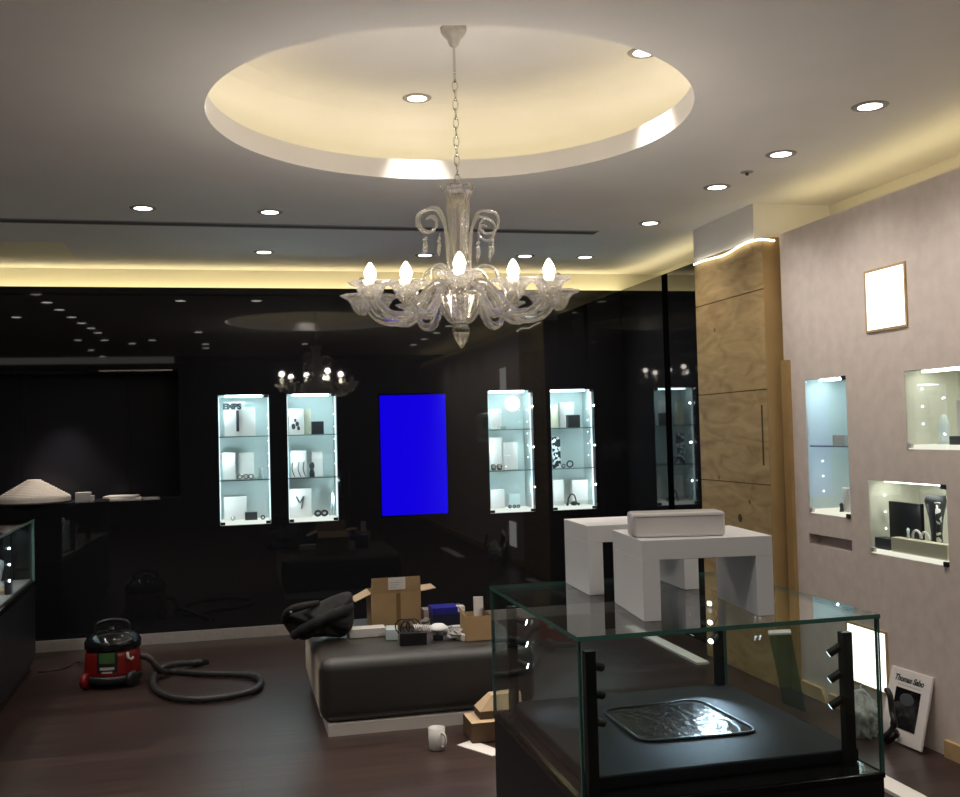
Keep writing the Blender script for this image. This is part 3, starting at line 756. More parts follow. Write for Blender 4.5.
p = on(573,503,y=ym); t = thing('bracelet_stand', 'dark looped bracelet stand on the floor of the fourth cabinet', 'jewellery stand', (p.x,ym,FL))
b = MB(); b.tube(smooth_path([(p.x-.045,ym,FL+.01),(p.x-.04,ym,FL+.06),(p.x-.012,ym,FL+.098),(p.x+.018,ym,FL+.08),(p.x+.03,ym,FL+.02)],5), .0065, 8); b.build('loop', M['darkcard'], t, smooth=True)
b = MB(); b.sphere((p.x+.01,ym,FL+.020), .020, 12, sc=(1.7,1,1)); b.sphere((p.x-.05,ym,FL+.013), .013, 10); b.sphere((p.x+.05,ym,FL+.013), .013, 10); b.build('beads', M['darkcard'], t, smooth=True)
p = on(574,507,y=YB+.05); b = MB(); b.box(CABX[3][0]+.01, CABX[3][1]-.012, YB+.060, YB+.063, FL+.0005, FL+.045)
one('acrylic_fence', b, M['pane'], 'low clear acrylic strip along the floor of the fourth cabinet', 'acrylic strip', (p.x,YB+.05,FL))

# ---------------- blue screen
xm = (SCX0+SCX1)/2
t = thing('wall_screen', 'upright screen glowing plain blue, set in the black wall between the cabinets', 'screen', (xm, YB, SCZ0))
b = MB(); b.box(SCX0, SCX1, YB+.012, YB+.05, SCZ0, SCZ1); b.build('bezel', M['blkgloss'], t)
b = MB(); b.box(SCX0+.012, SCX1-.012, YB+.008, YB+.0121, SCZ0+.012, SCZ1-.012); b.build('display', M['screen'], t)
b = MB(); b.box(SCX0+.001, SCX1-.001, YB+.001, YB+.005, SCZ0+.001, SCZ1-.001); b.build('glass_cover', M['cabpane'], t)
# ---------------- things on the alcove counter
cp = Vector((-1.50, 8.36, AZ0))
b = MB(); prof = [(0,.0),(.24,.0),(.262,.012),(.262,.045)]
n = 12
for i in range(n):
    r0, r1 = .255-(.255-.035)*i/n, .255-(.255-.035)*(i+1)/n
    z = .045+.011*i; prof += [(r0, z),(r0, z+.011)]
prof += [(.035,.045+.011*n),(0,.045+.011*n)]
b.lathe([(r, AZ0+h) for r, h in prof], (cp.x,cp.y,0), 48)
one('stepped_display_stand', b, M['paper'], 'round white stepped display mound on the dark alcove counter', 'display stand', cp)
def flat(name, label, cat, m, px0, px1, y, dy, h, z=AZ0, rot=0., group=None, th_bevel=.002):
    a, c = on(px0,499,y=y), on(px1,499,y=y); w = c.x-a.x; mid = Vector(((a.x+c.x)/2, y+dy/2, z))
    b = MB(); b.box(-w/2, w/2, -dy/2, dy/2, 0, h)
    o = b.build(name, m, None, bevel=th_bevel); o.location = mid+Vector((0,0,.0005)); o.rotation_euler.z = rot
    return tag(o, label, cat, group)
flat('small_box', 'small white box beside the stepped mound on the alcove counter', 'box', M['greypaper'], 75, 90, 8.26, .09, .07)
flat('small_box', 'tiny white box leaning by the small white box on the alcove counter', 'box', M['greypaper'], 89.5, 94, 8.24, .05, .045)
flat('brochure', 'white brochure at the bottom of the pair on the alcove counter', 'brochure', M['paper'], 108, 140, 8.24, .22, .014, rot=.1)
flat('brochure', 'white brochure lying on top of another on the alcove counter', 'brochure', M['paper'], 104, 136, 8.25, .22, .016, z=AZ0+.016, rot=-.12)
flat('leaflet', 'thin white leaflet lying alone at the end of the alcove counter', 'leaflet', M['greypaper'], 141, 158, 8.24, .15, .012, rot=.2)

# ================================================================== SHOWCASE COUNTER on the left
t = thing('showcase_counter', 'black shop counter with a lit glass showcase top, at the edge of the view', 'showcase', (-1.7, 6.5, 0))
A, B_ = Vector((-1.362, 7.58)), Vector((-1.275, 5.20))      # front edge, far -> near
W = .62
A2, B2 = A+Vector((-W, -.04)), B_+Vector((-W, -.04))
def poly(a, b_, a2, b2, ins):
    return [(a2.x+ins, a2.y-ins), (b2.x+ins, b2.y+ins), (b_.x-ins, b_.y+ins), (a.x-ins, a.y-ins)]
b = MB(); b.prism(poly(A,B_,A2,B2,.0), .07, .575); b.build('base_cabinet', M['black'], t)
b = MB(); b.prism(poly(A,B_,A2,B2,.03), 0, .07); b.build('plinth', M['blk'], t)
b = MB(); b.prism(poly(A,B_,A2,B2,-.005), .575, .605); b.build('lower_rail', M['blkgloss'], t)
b = MB(); b.prism(poly(A,B_,A2,B2,.02), .606, .615); b.build('lit_floor', mat('showcase_floor', (.50,.44,.42), .5), t)
b = MB(); b.prism(poly(A,B_,A2,B2,0), 1.012, 1.022); b.build('glass_top', [M['pane']], t)
d = (B_-A).normalized()
b = MB(); b.hexa([(A.x,A.y,.606),(A.x-.006,A.y,.606),(B_.x-.006,B_.y,.606),(B_.x,B_.y,.606),(A.x,A.y,1.011),(A.x-.006,A.y,1.011),(B_.x-.006,B_.y,1.011),(B_.x,B_.y,1.011)]); b.build('glass_front', M['pane'], t)
b = MB(); b.hexa([(A2.x,A2.y,.606),(A2.x,A2.y-.006,.606),(A.x,A.y-.006,.606),(A.x,A.y,.606),(A2.x,A2.y,1.011),(A2.x,A2.y-.006,1.011),(A.x,A.y-.006,1.011),(A.x,A.y,1.011)]); b.build('end_panel', M['blkgloss'], t)
b = MB(); b.box(A.x-.014, A.x+.001, A.y-.014, A.y+.001, .606, 1.011); b.build('corner_edge', M['gedge_lt'], t)
b = MB()
e0, e1 = Vector((A.x+.001, A.y)), Vector((B_.x+.001, B_.y))
b.hexa([(e0.x,e0.y,1.010),(e0.x+.003,e0.y,1.010),(e1.x+.003,e1.y,1.010),(e1.x,e1.y,1.010),(e0.x,e0.y,1.024),(e0.x+.003,e0.y,1.024),(e1.x+.003,e1.y,1.024),(e1.x,e1.y,1.024)])
b.build('top_edge', M['gedge_lt'], t)
for k, s_ in enumerate((.30, .62)):
    q = A + (B_-A)*s_ + Vector((-.05, 0)); b = MB(); b.box(q.x-.02, q.x+.02, q.y-.02, q.y+.02, .615, 1.0); b.build('post', M['blk'], t)
    b = MB()
    for i in range(3): b.sphere((q.x+.012, q.y-.024, .70+.1*i), .007, 8)
    b.build('spot_led', M['hotdot'], t)
q = A + (B_-A)*.25 + Vector((-.3,0))
lamp('AREA', 'showcase_glow', (q.x+.1, q.y, .99), 2.5, (.75,.92,1), t, shape='RECTANGLE', size=.3, size_y=1.0)
for k, (s_, off, h, lab) in enumerate(((.14,-.20,.20,'white bust-shaped necklace stand at the far end of the glass showcase'), (.40,-.18,.26,'tall white necklace stand in the middle of the glass showcase'), (.52,-.16,.22,'white necklace stand at the near end of the glass showcase'))):
    q = A + (B_-A)*s_ + Vector((off,0)); lathe_item('necklace_stand', lab, 'jewellery stand', M['white'], q.x, q.y, .6155, [(0,0),(.07,0),(.07,.012),(.04,.03),(.055,.5*h),(.075,.78*h),(.03,.9*h),(.028,h),(0,h)], 20)
q = A + (B_-A)*.26 + Vector((-.12,0)); b = MB(); b.box(q.x-.06,q.x+.06,q.y-.10,q.y+.10,.6155,.64); one('jewellery_pad', b, M['card_lt'], 'flat beige jewellery pad at the far end of the glass showcase', 'jewellery pad', (q.x,q.y,.6155), bevel=.003)

# ================================================================== VACUUM CLEANER
def vacuum():
    C = Vector((-.785, 6.93, 0))
    t = thing('vacuum_cleaner', 'red and black drum vacuum cleaner with its hose looped on the dark floor', 'vacuum cleaner', C)
    b = MB(); b.lathe([(0,.045),(.150,.045),(.170,.06),(.175,.10),(.168,.20),(.160,.235),(0,.235)], C, 40); b.build('drum', M['red'], t, smooth=True)
    b = MB(); b.lathe([(.170,.035),(.180,.045),(.180,.075),(.172,.08)], C, 40); b.build('bumper', M['blk'], t, smooth=True)
    b = MB(); b.lathe([(.162,.233),(.172,.238),(.174,.275),(.160,.30),(.135,.325),(.10,.345),(.05,.355),(0,.357)], C, 40); b.build('head', M['blkgloss'], t, smooth=True)
    b = MB(); b.tube(smooth_path([C+Vector((-.10,0,.33)), C+Vector((-.09,0,.385)), C+Vector((-.03,0,.405)), C+Vector((.03,0,.405)), C+Vector((.09,0,.385)), C+Vector((.10,0,.33))],4), .012, 10); b.build('handle', M['blk'], t, smooth=True)
    b = MB(); b.lathe([(0,.355),(.022,.356),(.020,.372),(0,.375)], C+Vector((.0,-.06,0)), 16); b.build('switch_knob', M['silver'], t)
    fr = (Vector((0,0,0))-C); fr.z = 0; fr.normalize(); sd = Vector((-fr.y, fr.x, 0))   # towards the viewer
    for off in ((-.150, .10), (.120, .12)):
        c = C + sd*(-off[0]) + fr*off[1] if False else C + Vector((off[0], -off[1], .052))
        b = MB(); b.lathe([(0,-.022),(.040,-.022),(.050,-.012),(.050,.012),(.040,.022),(0,.022)], c, 24, axis=(.85,-.5,0)); b.build('wheel', M['red'] if off[0] < 0 else M['blk'], t, smooth=True)
    for off in ((-.13, -.11), (.13, -.10)):
        c = C + Vector((off[0], -off[1], .035)); b = MB(); b.lathe([(0,-.02),(.034,-.02),(.034,.02),(0,.02)], c, 20, axis=(1,0,0)); b.build('wheel', M['blk'], t, smooth=True)
    # label patch following the drum, a little towards the counter
    a0 = math.atan2(fr.y, fr.x) - .22
    def patch(name, da, z0, z1, m, rr):
        b = MB(); n = 8
        lo = [b.bm.verts.new((C.x+rr*math.cos(a0-da+2*da*i/n), C.y+rr*math.sin(a0-da+2*da*i/n), z0)) for i in range(n+1)]
        hi = [b.bm.verts.new((C.x+rr*math.cos(a0-da+2*da*i/n), C.y+rr*math.sin(a0-da+2*da*i/n), z1)) for i in range(n+1)]
        for i in range(n): b._f([lo[i], lo[i+1], hi[i+1], hi[i]])
        return b.build(name, m, t, smooth=True)
    patch('panel', .36, .105, .232, M['blk'], .1745)
    patch('label', .27, .165, .230, M['green'], .1760)
    patch('lettering', .25, .125, .142, M['tapestrip'], .1760)
    patch('lettering', .18, .105, .115, M['tapestrip'], .1762)
    b = MB(); q = C+Vector((.10,-.14,.20)); b.tube([q+Vector((0,0,.02)), q+Vector((.004,-.008,-.01)), q+Vector((.022,-.004,-.026)), q+Vector((.036,.004,-.012))], .009, 8); b.build('clip', M['tapestrip'], t, smooth=True)
    # hose
    P = [C+Vector((.165,-.02,.17)), C+Vector((.22,-.02,.15)), C+Vector((.29,.0,.06))]
    z = .026
    px = [(172,671,z),(200,673,z),(232,674,z),(253,676,z),(261,682,z),(254,690,z),(232,696,z),(205,699,z),(178,698,z),(160,692,z),(153,684,z),(155,674,z+.02),(163,667,z+.045),(178,664,z+.03),(196,663,z)]
    for x, y, zz in px: P.append(on(x, y, z=zz))
    sp_ = smooth_path(P, 6)
    b = MB(); N = len(sp_)
    b.tube(sp_, lambda u: .021+.0022*math.sin(u*N*2.2), 12); b.build('hose', M['hose'], t, smooth=True)
    e = sp_[-1]; dd = (sp_[-1]-sp_[-3]).normalized()
    b = MB(); b.cyl(e-dd*.02, e+dd*.10, .026, 16); b.build('hose_cuff', M['blk'], t, smooth=True)
    # mains cable trailing to the counter
    b = MB(); b.tube(smooth_path([C+Vector((-.15,.06,.10)), on(78,662,z=.006), on(66,668,z=.006), on(50,671,z=.006), on(38,672,z=.006)], 6), .005, 6); b.build('mains_cable', M['blk'], t, smooth=True)
vacuum()

# ================================================================== OTTOMAN
OZ = .398
OX0, OX1, OY0, OY1 = .393, 1.56, 5.325, 6.46
t = thing('ottoman', 'large black leather ottoman on a steel plinth, loaded with boxes', 'ottoman', ((OX0+OX1)/2, (OY0+OY1)/2, 0))
b = MB(); b.box(OX0, OX1, OY0, OY1, .06, OZ); b.build('cushion', M['leather'], t, bevel=.07)
b = MB(); b.box(OX0+.042, OX1-.03, OY0+.006, OY1-.03, 0, .061); b.build('plinth', mat('pale_steel', (.62,.58,.55), .45, metal=.3), t)

OT = OZ+.0015
def obox(name, label, cat, m, rect, depth, rot=0., base_y=None, group=None, bevel=.003, z=None):
    """box standing on the ottoman: rect = front face in pixels, bottom edge on the top surface"""
    z = OT if z is None else z
    p = on((rect[0]+rect[2])/2, rect[3], z=z); a, c = on(rect[0], rect[1], y=p.y), on(rect[2], rect[3], y=p.y)
    w = c.x-a.x; h = a.z-z
    b = MB(); b.box(-w/2, w/2, 0, depth, 0, h)
    o = b.build(name, m, None, bevel=bevel); o.location = Vector(((a.x+c.x)/2, p.y, z)); o.rotation_euler.z = rot
    return tag(o, label, cat, group), w, h
# open cardboard carton
p = on(396, 628, z=OT); yb0 = p.y
a, c = on(371,594,y=yb0), on(421.5,627,y=yb0); w = c.x-a.x; h = a.z-OT; fl = on(396,577,y=yb0).z-OT
t = thing('cardboard_carton', 'open brown cardboard carton standing on the ottoman, flaps spread', 'cardboard box', ((a.x+c.x)/2, yb0, OT))
D = .22; L = t.location
b = MB()
for q in ((-w/2,w/2,0,.004),(-w/2,w/2,D-.004,D),(-w/2,-w/2+.004,.004,D-.004),(w/2-.004,w/2,.004,D-.004)): b.box(L.x+q[0],L.x+q[1],L.y+q[2],L.y+q[3],L.z,L.z+h)
b.box(L.x-w/2, L.x+w/2, L.y, L.y+D, L.z, L.z+.004); b.build('body', M['card'], t)
b = MB(); b.hexa([(L.x-w/2,L.y-.001,L.z+h),(L.x+w/2,L.y-.001,L.z+h),(L.x+w/2,L.y+.003,L.z+h),(L.x-w/2,L.y+.003,L.z+h),(L.x-w/2+.004,L.y-.012,L.z+fl),(L.x+w/2-.004,L.y-.012,L.z+fl),(L.x+w/2-.004,L.y-.008,L.z+fl),(L.x-w/2+.004,L.y-.008,L.z+fl)])
f1 = b.build('flap', M['card'], t)
p0, p1 = on(388,578,y=yb0-.012), on(405.5,589,y=yb0-.012)
b = MB(); b.hexa([(p0.x,yb0-.0115,p1.z),(p1.x,yb0-.0115,p1.z),(p1.x,yb0-.0102,p1.z),(p0.x,yb0-.0102,p1.z),(p0.x,yb0-.0145,p0.z),(p1.x,yb0-.0145,p0.z),(p1.x,yb0-.0135,p0.z),(p0.x,yb0-.0135,p0.z)])
s_ = b.build('label_sticker', M['paper'], f1, offset=L)
b = MB()
for i in range(3):
    z = p1.z+.012+.014*i; b.box(p0.x+.01, p0.x+.05+.012*i, yb0-.0148, yb0-.0122-.0003*i, z, z+.004)
b.build('printing', M['greypaper'], f1, offset=L)
for sg in (-1, 1):
    ex = L.x+sg*w/2; tipx = ex+sg*.095; b = MB()
    dz = -.045 if sg < 0 else .008
    b.hexa([(ex,L.y+.01,L.z+h-.004),(tipx,L.y+.01,L.z+h+dz),(tipx,L.y+D-.03,L.z+h+dz+.0),(ex,L.y+D,L.z+h-.004),(ex,L.y+.01,L.z+h),(tipx,L.y+.01,L.z+h+dz+.004),(tipx,L.y+D-.03,L.z+h+dz+.004),(ex,L.y+D,L.z+h)])
    b.build('flap', M['card_lt'], t)
b = MB(); b.hexa([(L.x-w/2,L.y+D,L.z+h),(L.x+w/2,L.y+D,L.z+h),(L.x+w/2,L.y+D+.003,L.z+h),(L.x-w/2,L.y+D+.003,L.z+h),(L.x-w/2,L.y+D+.09,L.z+h-.05),(L.x+w/2,L.y+D+.09,L.z+h-.05),(L.x+w/2,L.y+D+.093,L.z+h-.05),(L.x-w/2,L.y+D+.093,L.z+h-.05)]); b.build('flap', M['card'], t)
b = MB(); b.box(L.x+.0, L.x+.026, L.y-.0015, L.y+.0005, L.z, L.z+h*.98); b.build('packing_tape', M['tape'], t)

# white sheet/flat box and its end
obox('flat_box', 'long flat white box lid lying on the ottoman beside the jacket', 'box', M['paper'], (349,630,386,637.5), .10)
obox('small_box', 'small pale blue-grey box in front of the carton on the ottoman', 'box', M['frost'], (385.5,630,398,640.5), .13, rot=-.15)
# black tray with cable coils
o, w_, h_ = obox('black_tray', 'black open tray holding coiled wires on the ottoman', 'tray', M['blk'], (400,634,427,645.5), .12, rot=-.12)
q = o.location
b = MB()
for i, (dx, dy, R, zz) in enumerate(((-.05,.05,.040,.095),(-.02,.04,.036,.10),(.01,.06,.040,.092),(-.035,.07,.030,.085))):
    U = Vector((1,.25*i-.3,0)).normalized(); Wv = Vector((0,.15,1)).normalized()
    b.tube([q+Vector((dx,dy,zz))+(U*math.cos(j*PI/10)+Wv*math.sin(j*PI/10))*R for j in range(20)], .0035, 6, closed=True)
one('wire_coil', b, M['blk'], 'loops of thin dark wire standing up out of the black tray', 'cable', q+Vector((0,.04,.05)), smooth=True)
b = MB(); pts = []
for j in range(90):
    u = j/89; pts.append(q+Vector((.005+.10*u, .03+.02*math.cos(j*.7), h_+.022-.012*u+.018*math.sin(j*.7))))
b.tube(pts, .0032, 6); one('spiral_cable', b, M['paper'], 'white spiral cable lying over the black tray', 'cable', q+Vector((.05,.03,h_)), smooth=True)
# small lamp-like white dome on black foot
p = on(439, 640, z=OT); t = thing('spot_lamp', 'small white domed spotlight on a black foot on the ottoman', 'lamp', p)
b = MB(); b.box(p.x-.030, p.x+.022, p.y-.012, p.y+.03, p.z, p.z+.026); b.build('foot', M['blk'], t, bevel=.004)
b = MB(); b.cyl(p+Vector((0,.01,.02)), p+Vector((0,.01,.05)), .012, 12); b.build('neck', M['greypaper'], t)
b = MB(); b.lathe([(0,.040),(.03,.042),(.055,.058),(.056,.066),(.03,.086),(0,.090)], p+Vector((0,.012,0)), 24); b.build('dome', M['white'], t, smooth=True)
# scrunched wrapping
for i, (px, py, sx, nm, lab) in enumerate(((459,640,.055,'crumpled_wrapping','crumpled grey wrapping on the ottoman between the lamp and the kraft bag'),(452,634,.04,'crumpled_wrapping','smaller grey crumple of wrapping behind the larger one on the ottoman'),(428,628,.05,'crumpled_wrapping','dim crumpled wrapping behind the wire tray, beside the blue box'))):
    p = on(px, py, z=OT); b = MB(); b.sphere(p+Vector((0,.03,sx*.5)), sx, 18, sc=(1.1,.8,.5), nz=.55, nf=2.6, seed=i*3.1)
    for v in b.bm.verts: v.co.z = max(v.co.z, OT)
    one(nm, b, M['greypaper'] if i < 2 else M['sensor'], lab, 'wrapping', p)
obox('small_box', 'small white box lid lying against the kraft carton on the ottoman', 'box', M['paper'], (463,635,474,641), .07, rot=.2)
obox('small_box', 'upright pale box behind the crumpled wrapping on the ottoman', 'box', M['greypaper'], (453,627,469,636), .06)
# blue box and white box behind
p = on(449, 629, z=OT); 
o, w_, h_ = obox('blue_box', 'dark navy box with a bright blue upper edge at the back of the ottoman', 'box', M['navy'], (433,609,465,630), .14)
b = MB(); b.box(o.location.x-w_/2-.002, o.location.x+w_*.33, o.location.y-.003, o.location.y+.142, OT+h_*.72, OT+h_+.002); b.build('lid', M['blue'], o, offset=o.location)
b = MB(); b.box(o.location.x+w_*.28, o.location.x+w_/2+.002, o.location.y-.004, o.location.y+.06, OT+h_*.80, OT+h_+.004); b.build('sticker', M['paper'], o, offset=o.location)
obox('white_box', 'pinkish white box between the carton and the blue box on the ottoman', 'box', mat('pinkish_white', (.55,.49,.50), .6), (423.5,610,434,625), .10)
# kraft carton with card sticking out
p = on(479, 641, z=OT); a, c = on(465.5,609,y=p.y), on(492,641,y=p.y); w = c.x-a.x; h = on(480,616,y=p.y).z-OT
t = thing('kraft_carton', 'small brown kraft carton with torn open top at the end of the ottoman', 'cardboard box', ((a.x+c.x)/2, p.y, OT)); L = t.location
b = MB(); D = .15
for q in ((-w/2,w/2,0,.003),(-w/2,w/2,D-.003,D),(-w/2,-w/2+.003,.003,D-.003),(w/2-.003,w/2,.003,D-.003)): b.box(L.x+q[0],L.x+q[1],L.y+q[2],L.y+q[3],L.z,L.z+h)
b.box(L.x-w/2,L.x+w/2,L.y,L.y+D,L.z,L.z+.003); b.build('body', M['card'], t)
b = MB(); b.hexa([(L.x-w/2,L.y+.02,L.z+h),(L.x-w/2+.003,L.y+.02,L.z+h),(L.x-w/2+.003,L.y+D,L.z+h),(L.x-w/2,L.y+D,L.z+h),(L.x-w/2-.01,L.y+.04,L.z+h+.03),(L.x-w/2-.007,L.y+.04,L.z+h+.03),(L.x-w/2-.007,L.y+D,L.z+h+.04),(L.x-w/2-.01,L.y+D,L.z+h+.04)]); b.build('flap', M['card_lt'], t)
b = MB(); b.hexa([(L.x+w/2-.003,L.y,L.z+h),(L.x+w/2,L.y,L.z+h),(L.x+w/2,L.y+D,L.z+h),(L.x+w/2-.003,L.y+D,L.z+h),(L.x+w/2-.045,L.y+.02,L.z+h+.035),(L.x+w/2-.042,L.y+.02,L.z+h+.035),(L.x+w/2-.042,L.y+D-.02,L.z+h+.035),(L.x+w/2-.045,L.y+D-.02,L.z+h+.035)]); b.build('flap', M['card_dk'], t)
p0, p1 = on(473.5,597,y=L.y+.05), on(483.5,619,y=L.y+.05)
b = MB(); b.box(p0.x, p1.x, L.y+.05, L.y+.056, OT+.004, p0.z)
b.box(p0.x, p0.x+.008, L.y+.04, L.y+.05, OT+.004, p0.z)
one('display_card', b, M['paper'], 'white folded card sticking up out of the kraft carton on the ottoman', 'card', (p0.x, L.y+.05, OT+.004))

# ---------------- jacket
def jacket():
    t = thing('jacket', 'black jacket thrown in a heap over the corner of the ottoman', 'jacket', (.46, 5.86, OT))
    Y0 = 5.80
    out = [(282,624),(284,613),(293,607),(306,604),(320,600),(334,594),(346,590),(353,592),(354,604),(355,618),(351,630),(342,637),(326,636.5),(311,637),(303,640),(296,638),(288,633)]
    O = smooth_path([on(x, y, y=Y0) for x, y in out] + [on(*out[0], y=Y0)], 5)[:-1]
    n = len(O); cen = on(325, 619, y=Y0)
    b = MB(); rings = []
    def disp(p, side):
        d = .75*(p.x-cen.x)+1.5*(p.z-cen.z)
        f = .022*abs(math.sin(15*d+4*noise.noise(Vector((p.x*5, side, p.z*6)))))-.01+.05*noise.noise(Vector((p.x*9, side*3, p.z*11)))+.022*noise.noise(Vector((p.x*24, side*3, p.z*30)))
        return f
    R = 9
    for side in (-1, 1):
        for k in range(R):
            rho = 1-k/R
            if side == 1 and k == 0: continue
            ring = []
            for q in O:
                p = cen + (q-cen)*rho; h = math.sqrt(max(0, 1-rho**2.2))
                y = Y0 + side*(.13*h + (disp(p, side)*h if h > 0 else 0))
                v = Vector((p.x, y, p.z - (.05*h if side > 0 else .0)))
                if v.x > OX0-.01: v.z = max(v.z, OT+.001)
                ring.append(b.bm.verts.new(v))
            rings.append((side, k, ring))
    fr = [r for sd, k, r in rings if sd == -1]; bk = [fr[0]] + [r for sd, k, r in rings if sd == 1]
    for L_ in (fr, bk):
        for r0, r1 in zip(L_, L_[1:]):
            for k in range(n): b._f([r0[k], r0[(k+1)%n], r1[(k+1)%n], r1[k]])
        b._f(L_[-1])
    b.build('body', M['clothlt'], t, smooth=True, subsurf=1)
    def fp(x, y, dy): return on(x, y, y=Y0+dy)
    b = MB(); b.tube(smooth_path([fp(350,606,-.06), fp(340,612,-.13), fp(326,618,-.145), fp(311,625,-.14), fp(300,631,-.115), fp(293,636,-.09)],6), lambda u: .028-.008*u+.006*abs(math.sin(u*15)), 14); b.build('sleeve', M['cloth'], t, smooth=True)
    b = MB(); b.tube(smooth_path([fp(284,622,-.01), fp(286,614,-.08), fp(293,609,-.13), fp(304,606,-.12), fp(318,603,-.05)],6), lambda u: .015+.007*math.sin(u*PI), 12); b.build('collar', M['clothlt'], t, smooth=True)
    p = fp(291,612.5,-.152); b = MB(); b.lathe([(0,0),(.009,0),(.009,.004),(0,.006)], p, 12, axis=(-.2,-1,.2)); b.build('button', M['silver'], t)
jacket()

# ---------------- mug and small cartons on the floor
p = on(437, 749, z=0); t = thing('mug', 'pale grey mug standing on the floor in front of the ottoman', 'mug', p)
b = MB(); b.lathe([(0,0),(.036,0),(.040,.004),(.041,.105),(.038,.105),(.036,.008),(0,.007)], p, 28); b.build('body', M['mug'], t, smooth=True)
hd = Vector((.45,-.89,0)); h0 = p+hd*.038
b = MB(); b.tube(smooth_path([h0+Vector((0,0,.085)), h0+hd*.026+Vector((0,0,.080)), h0+hd*.032+Vector((0,0,.05)), h0+hd*.022+Vector((0,0,.022)), h0+Vector((0,0,.020))],4), .006, 8); b.build('handle', M['mug'], t, smooth=True)
p = on(486, 742, z=0.006)
a, c = on(471.5,724,y=p.y), on(500,742,y=p.y)
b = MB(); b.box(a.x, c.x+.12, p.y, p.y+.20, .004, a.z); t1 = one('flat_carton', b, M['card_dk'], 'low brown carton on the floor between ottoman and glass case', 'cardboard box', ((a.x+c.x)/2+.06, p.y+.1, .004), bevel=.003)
b = MB(); b.quad((a.x+.002,p.y+.002,a.z+.0006),(c.x+.118,p.y+.002,a.z+.0006),(c.x+.118,p.y+.198,a.z+.0006),(a.x+.002,p.y+.198,a.z+.0006)); b.build('lid', M['card_lt'], t1, offset=t1.location)
zt = a.z+.002
a2, c2 = on(480,712,y=p.y+.05), on(500,725,y=p.y+.05)
b = MB(); X0, X1, Y0, Y1 = a2.x, c2.x+.12, p.y+.05, p.y+.18
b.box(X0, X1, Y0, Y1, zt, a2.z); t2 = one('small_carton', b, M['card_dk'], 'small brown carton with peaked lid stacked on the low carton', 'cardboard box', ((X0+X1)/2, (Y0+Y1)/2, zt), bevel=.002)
b = MB(); b.hexa([(X0,Y0,a2.z),(X1,Y0,a2.z),(X1,Y1,a2.z),(X0,Y1,a2.z),(X0+.07,Y0+.03,a2.z+.07),(X1,Y0+.03,a2.z+.075),(X1,Y1-.03,a2.z+.075),(X0+.07,Y1-.03,a2.z+.07)]); b.build('lid', M['card_lt'], t2, offset=t2.location)
P = [on(457,745,z=.003), on(492.5,756,z=.003), on(505,752,z=.003), on(472,740,z=.003)]
b = MB(); v = P; th = .004
b.hexa([(q.x,q.y,.0005) for q in (v[0],v[1],v[2],v[3])]+[(q.x,q.y,.0038) for q in (v[0],v[1],v[2],v[3])]); one('paper_sheet', b, M['paper'], 'white sheet lying on the floor under the low carton', 'paper', ((v[0]+v[2])/2).xy.to_3d())

# ================================================================== CENTRAL GLASS CASE
GX0, GX1, GY0, GY1, GZ0, GZ1 = .710, 1.447, 2.108, 2.890, .735, 1.100
t = thing('glass_display_case', 'large glass display case on a black plinth in the foreground, lit inside', 'display case', ((GX0+GX1)/2, (GY0+GY1)/2, 0))
b = MB(); b.box(GX0+.002, GX1-.002, GY0+.002, GY1-.002, .05, GZ0-.012); b.build('plinth', M['black'], t)
b = MB(); b.box(GX0+.03, GX1-.03, GY0+.03, GY1-.03, 0, .05); b.build('kick_base', M['blk'], t)
b = MB(); b.box(GX0-.001, GX1+.001, GY0-.001, GY1+.001, GZ0-.012, GZ0); b.build('rim', M['blkgloss'], t, bevel=.0012)
th = .008
def pane(name, x0, x1, y0, y1, z0, z1, em=None):
    b = MB(); b.box(x0,x1,y0,y1,z0,z1); b.bm.faces.ensure_lookup_table()
    big = sorted(b.bm.faces, key=lambda f: -f.calc_area())
    for f in b.bm.faces: f.material_index = 1
    for f in big[:2]: f.material_index = 0
    return b.build(name, [M['pane'], em or M['gedge']], t)
pane('glass_top', GX0-.002, GX1+.002, GY0-.002, GY1+.002, GZ1-.010, GZ1)
pane('glass_front', GX0, GX1, GY0, GY0+th, GZ0, GZ1-.0105)
pane('glass_back', GX0, GX1, GY1-th, GY1, GZ0, GZ1-.0105)
pane('glass_side', GX0, GX0+th, GY0+th+.0005, GY1-th-.0005, GZ0, GZ1-.0105)
pane('glass_side', GX1-th, GX1, GY0+th+.0005, GY1-th-.0005, GZ0, GZ1-.0105)
b = MB(); b.box(GX0+.05, GX1-.012, GY0+.08, GY1-.03, GZ0+.0005, GZ0+.034); b.build('tray', M['tray'], t, bevel=.006)
TZ = GZ0+.0345
# shiny insert with raised rounded rim
ic = Vector((1.145, 2.565, TZ)); 
def rrect(w, h, r, n=6):
    pts = []
    for cx_, cy_, a0 in ((w/2-r,h/2-r,0),(-w/2+r,h/2-r,PI/2),(-w/2+r,-h/2+r,PI),(w/2-r,-h/2+r,1.5*PI)):
        for k in range(n+1): pts.append((cx_+r*math.cos(a0+k*PI/2/n), cy_+r*math.sin(a0+k*PI/2/n)))
    return pts
qd = [on(x, y, z=TZ) for x, y in ((601,711),(642,743),(761,733),(697,700))]
rp = []
for k in range(4):
    a, c, e = qd[k-1], qd[k], qd[(k+1)%4]
    for f in range(7):
        w_ = f/6; p = (a*.16+c*.84)*(1-w_)**2 + c*2*w_*(1-w_) + (e*.16+c*.84)*w_**2; rp.append((p.x, p.y))
ic = sum(qd, Vector())/4
b = MB(); b.prism(rp, TZ, TZ+.002); b.build('insert', M['scuff'], t)
b = MB(); b.tube([(x,y,TZ+.002) for x, y in rp], .0045, 8, closed=True); b.build('insert_rim', M['black'], t, smooth=True)
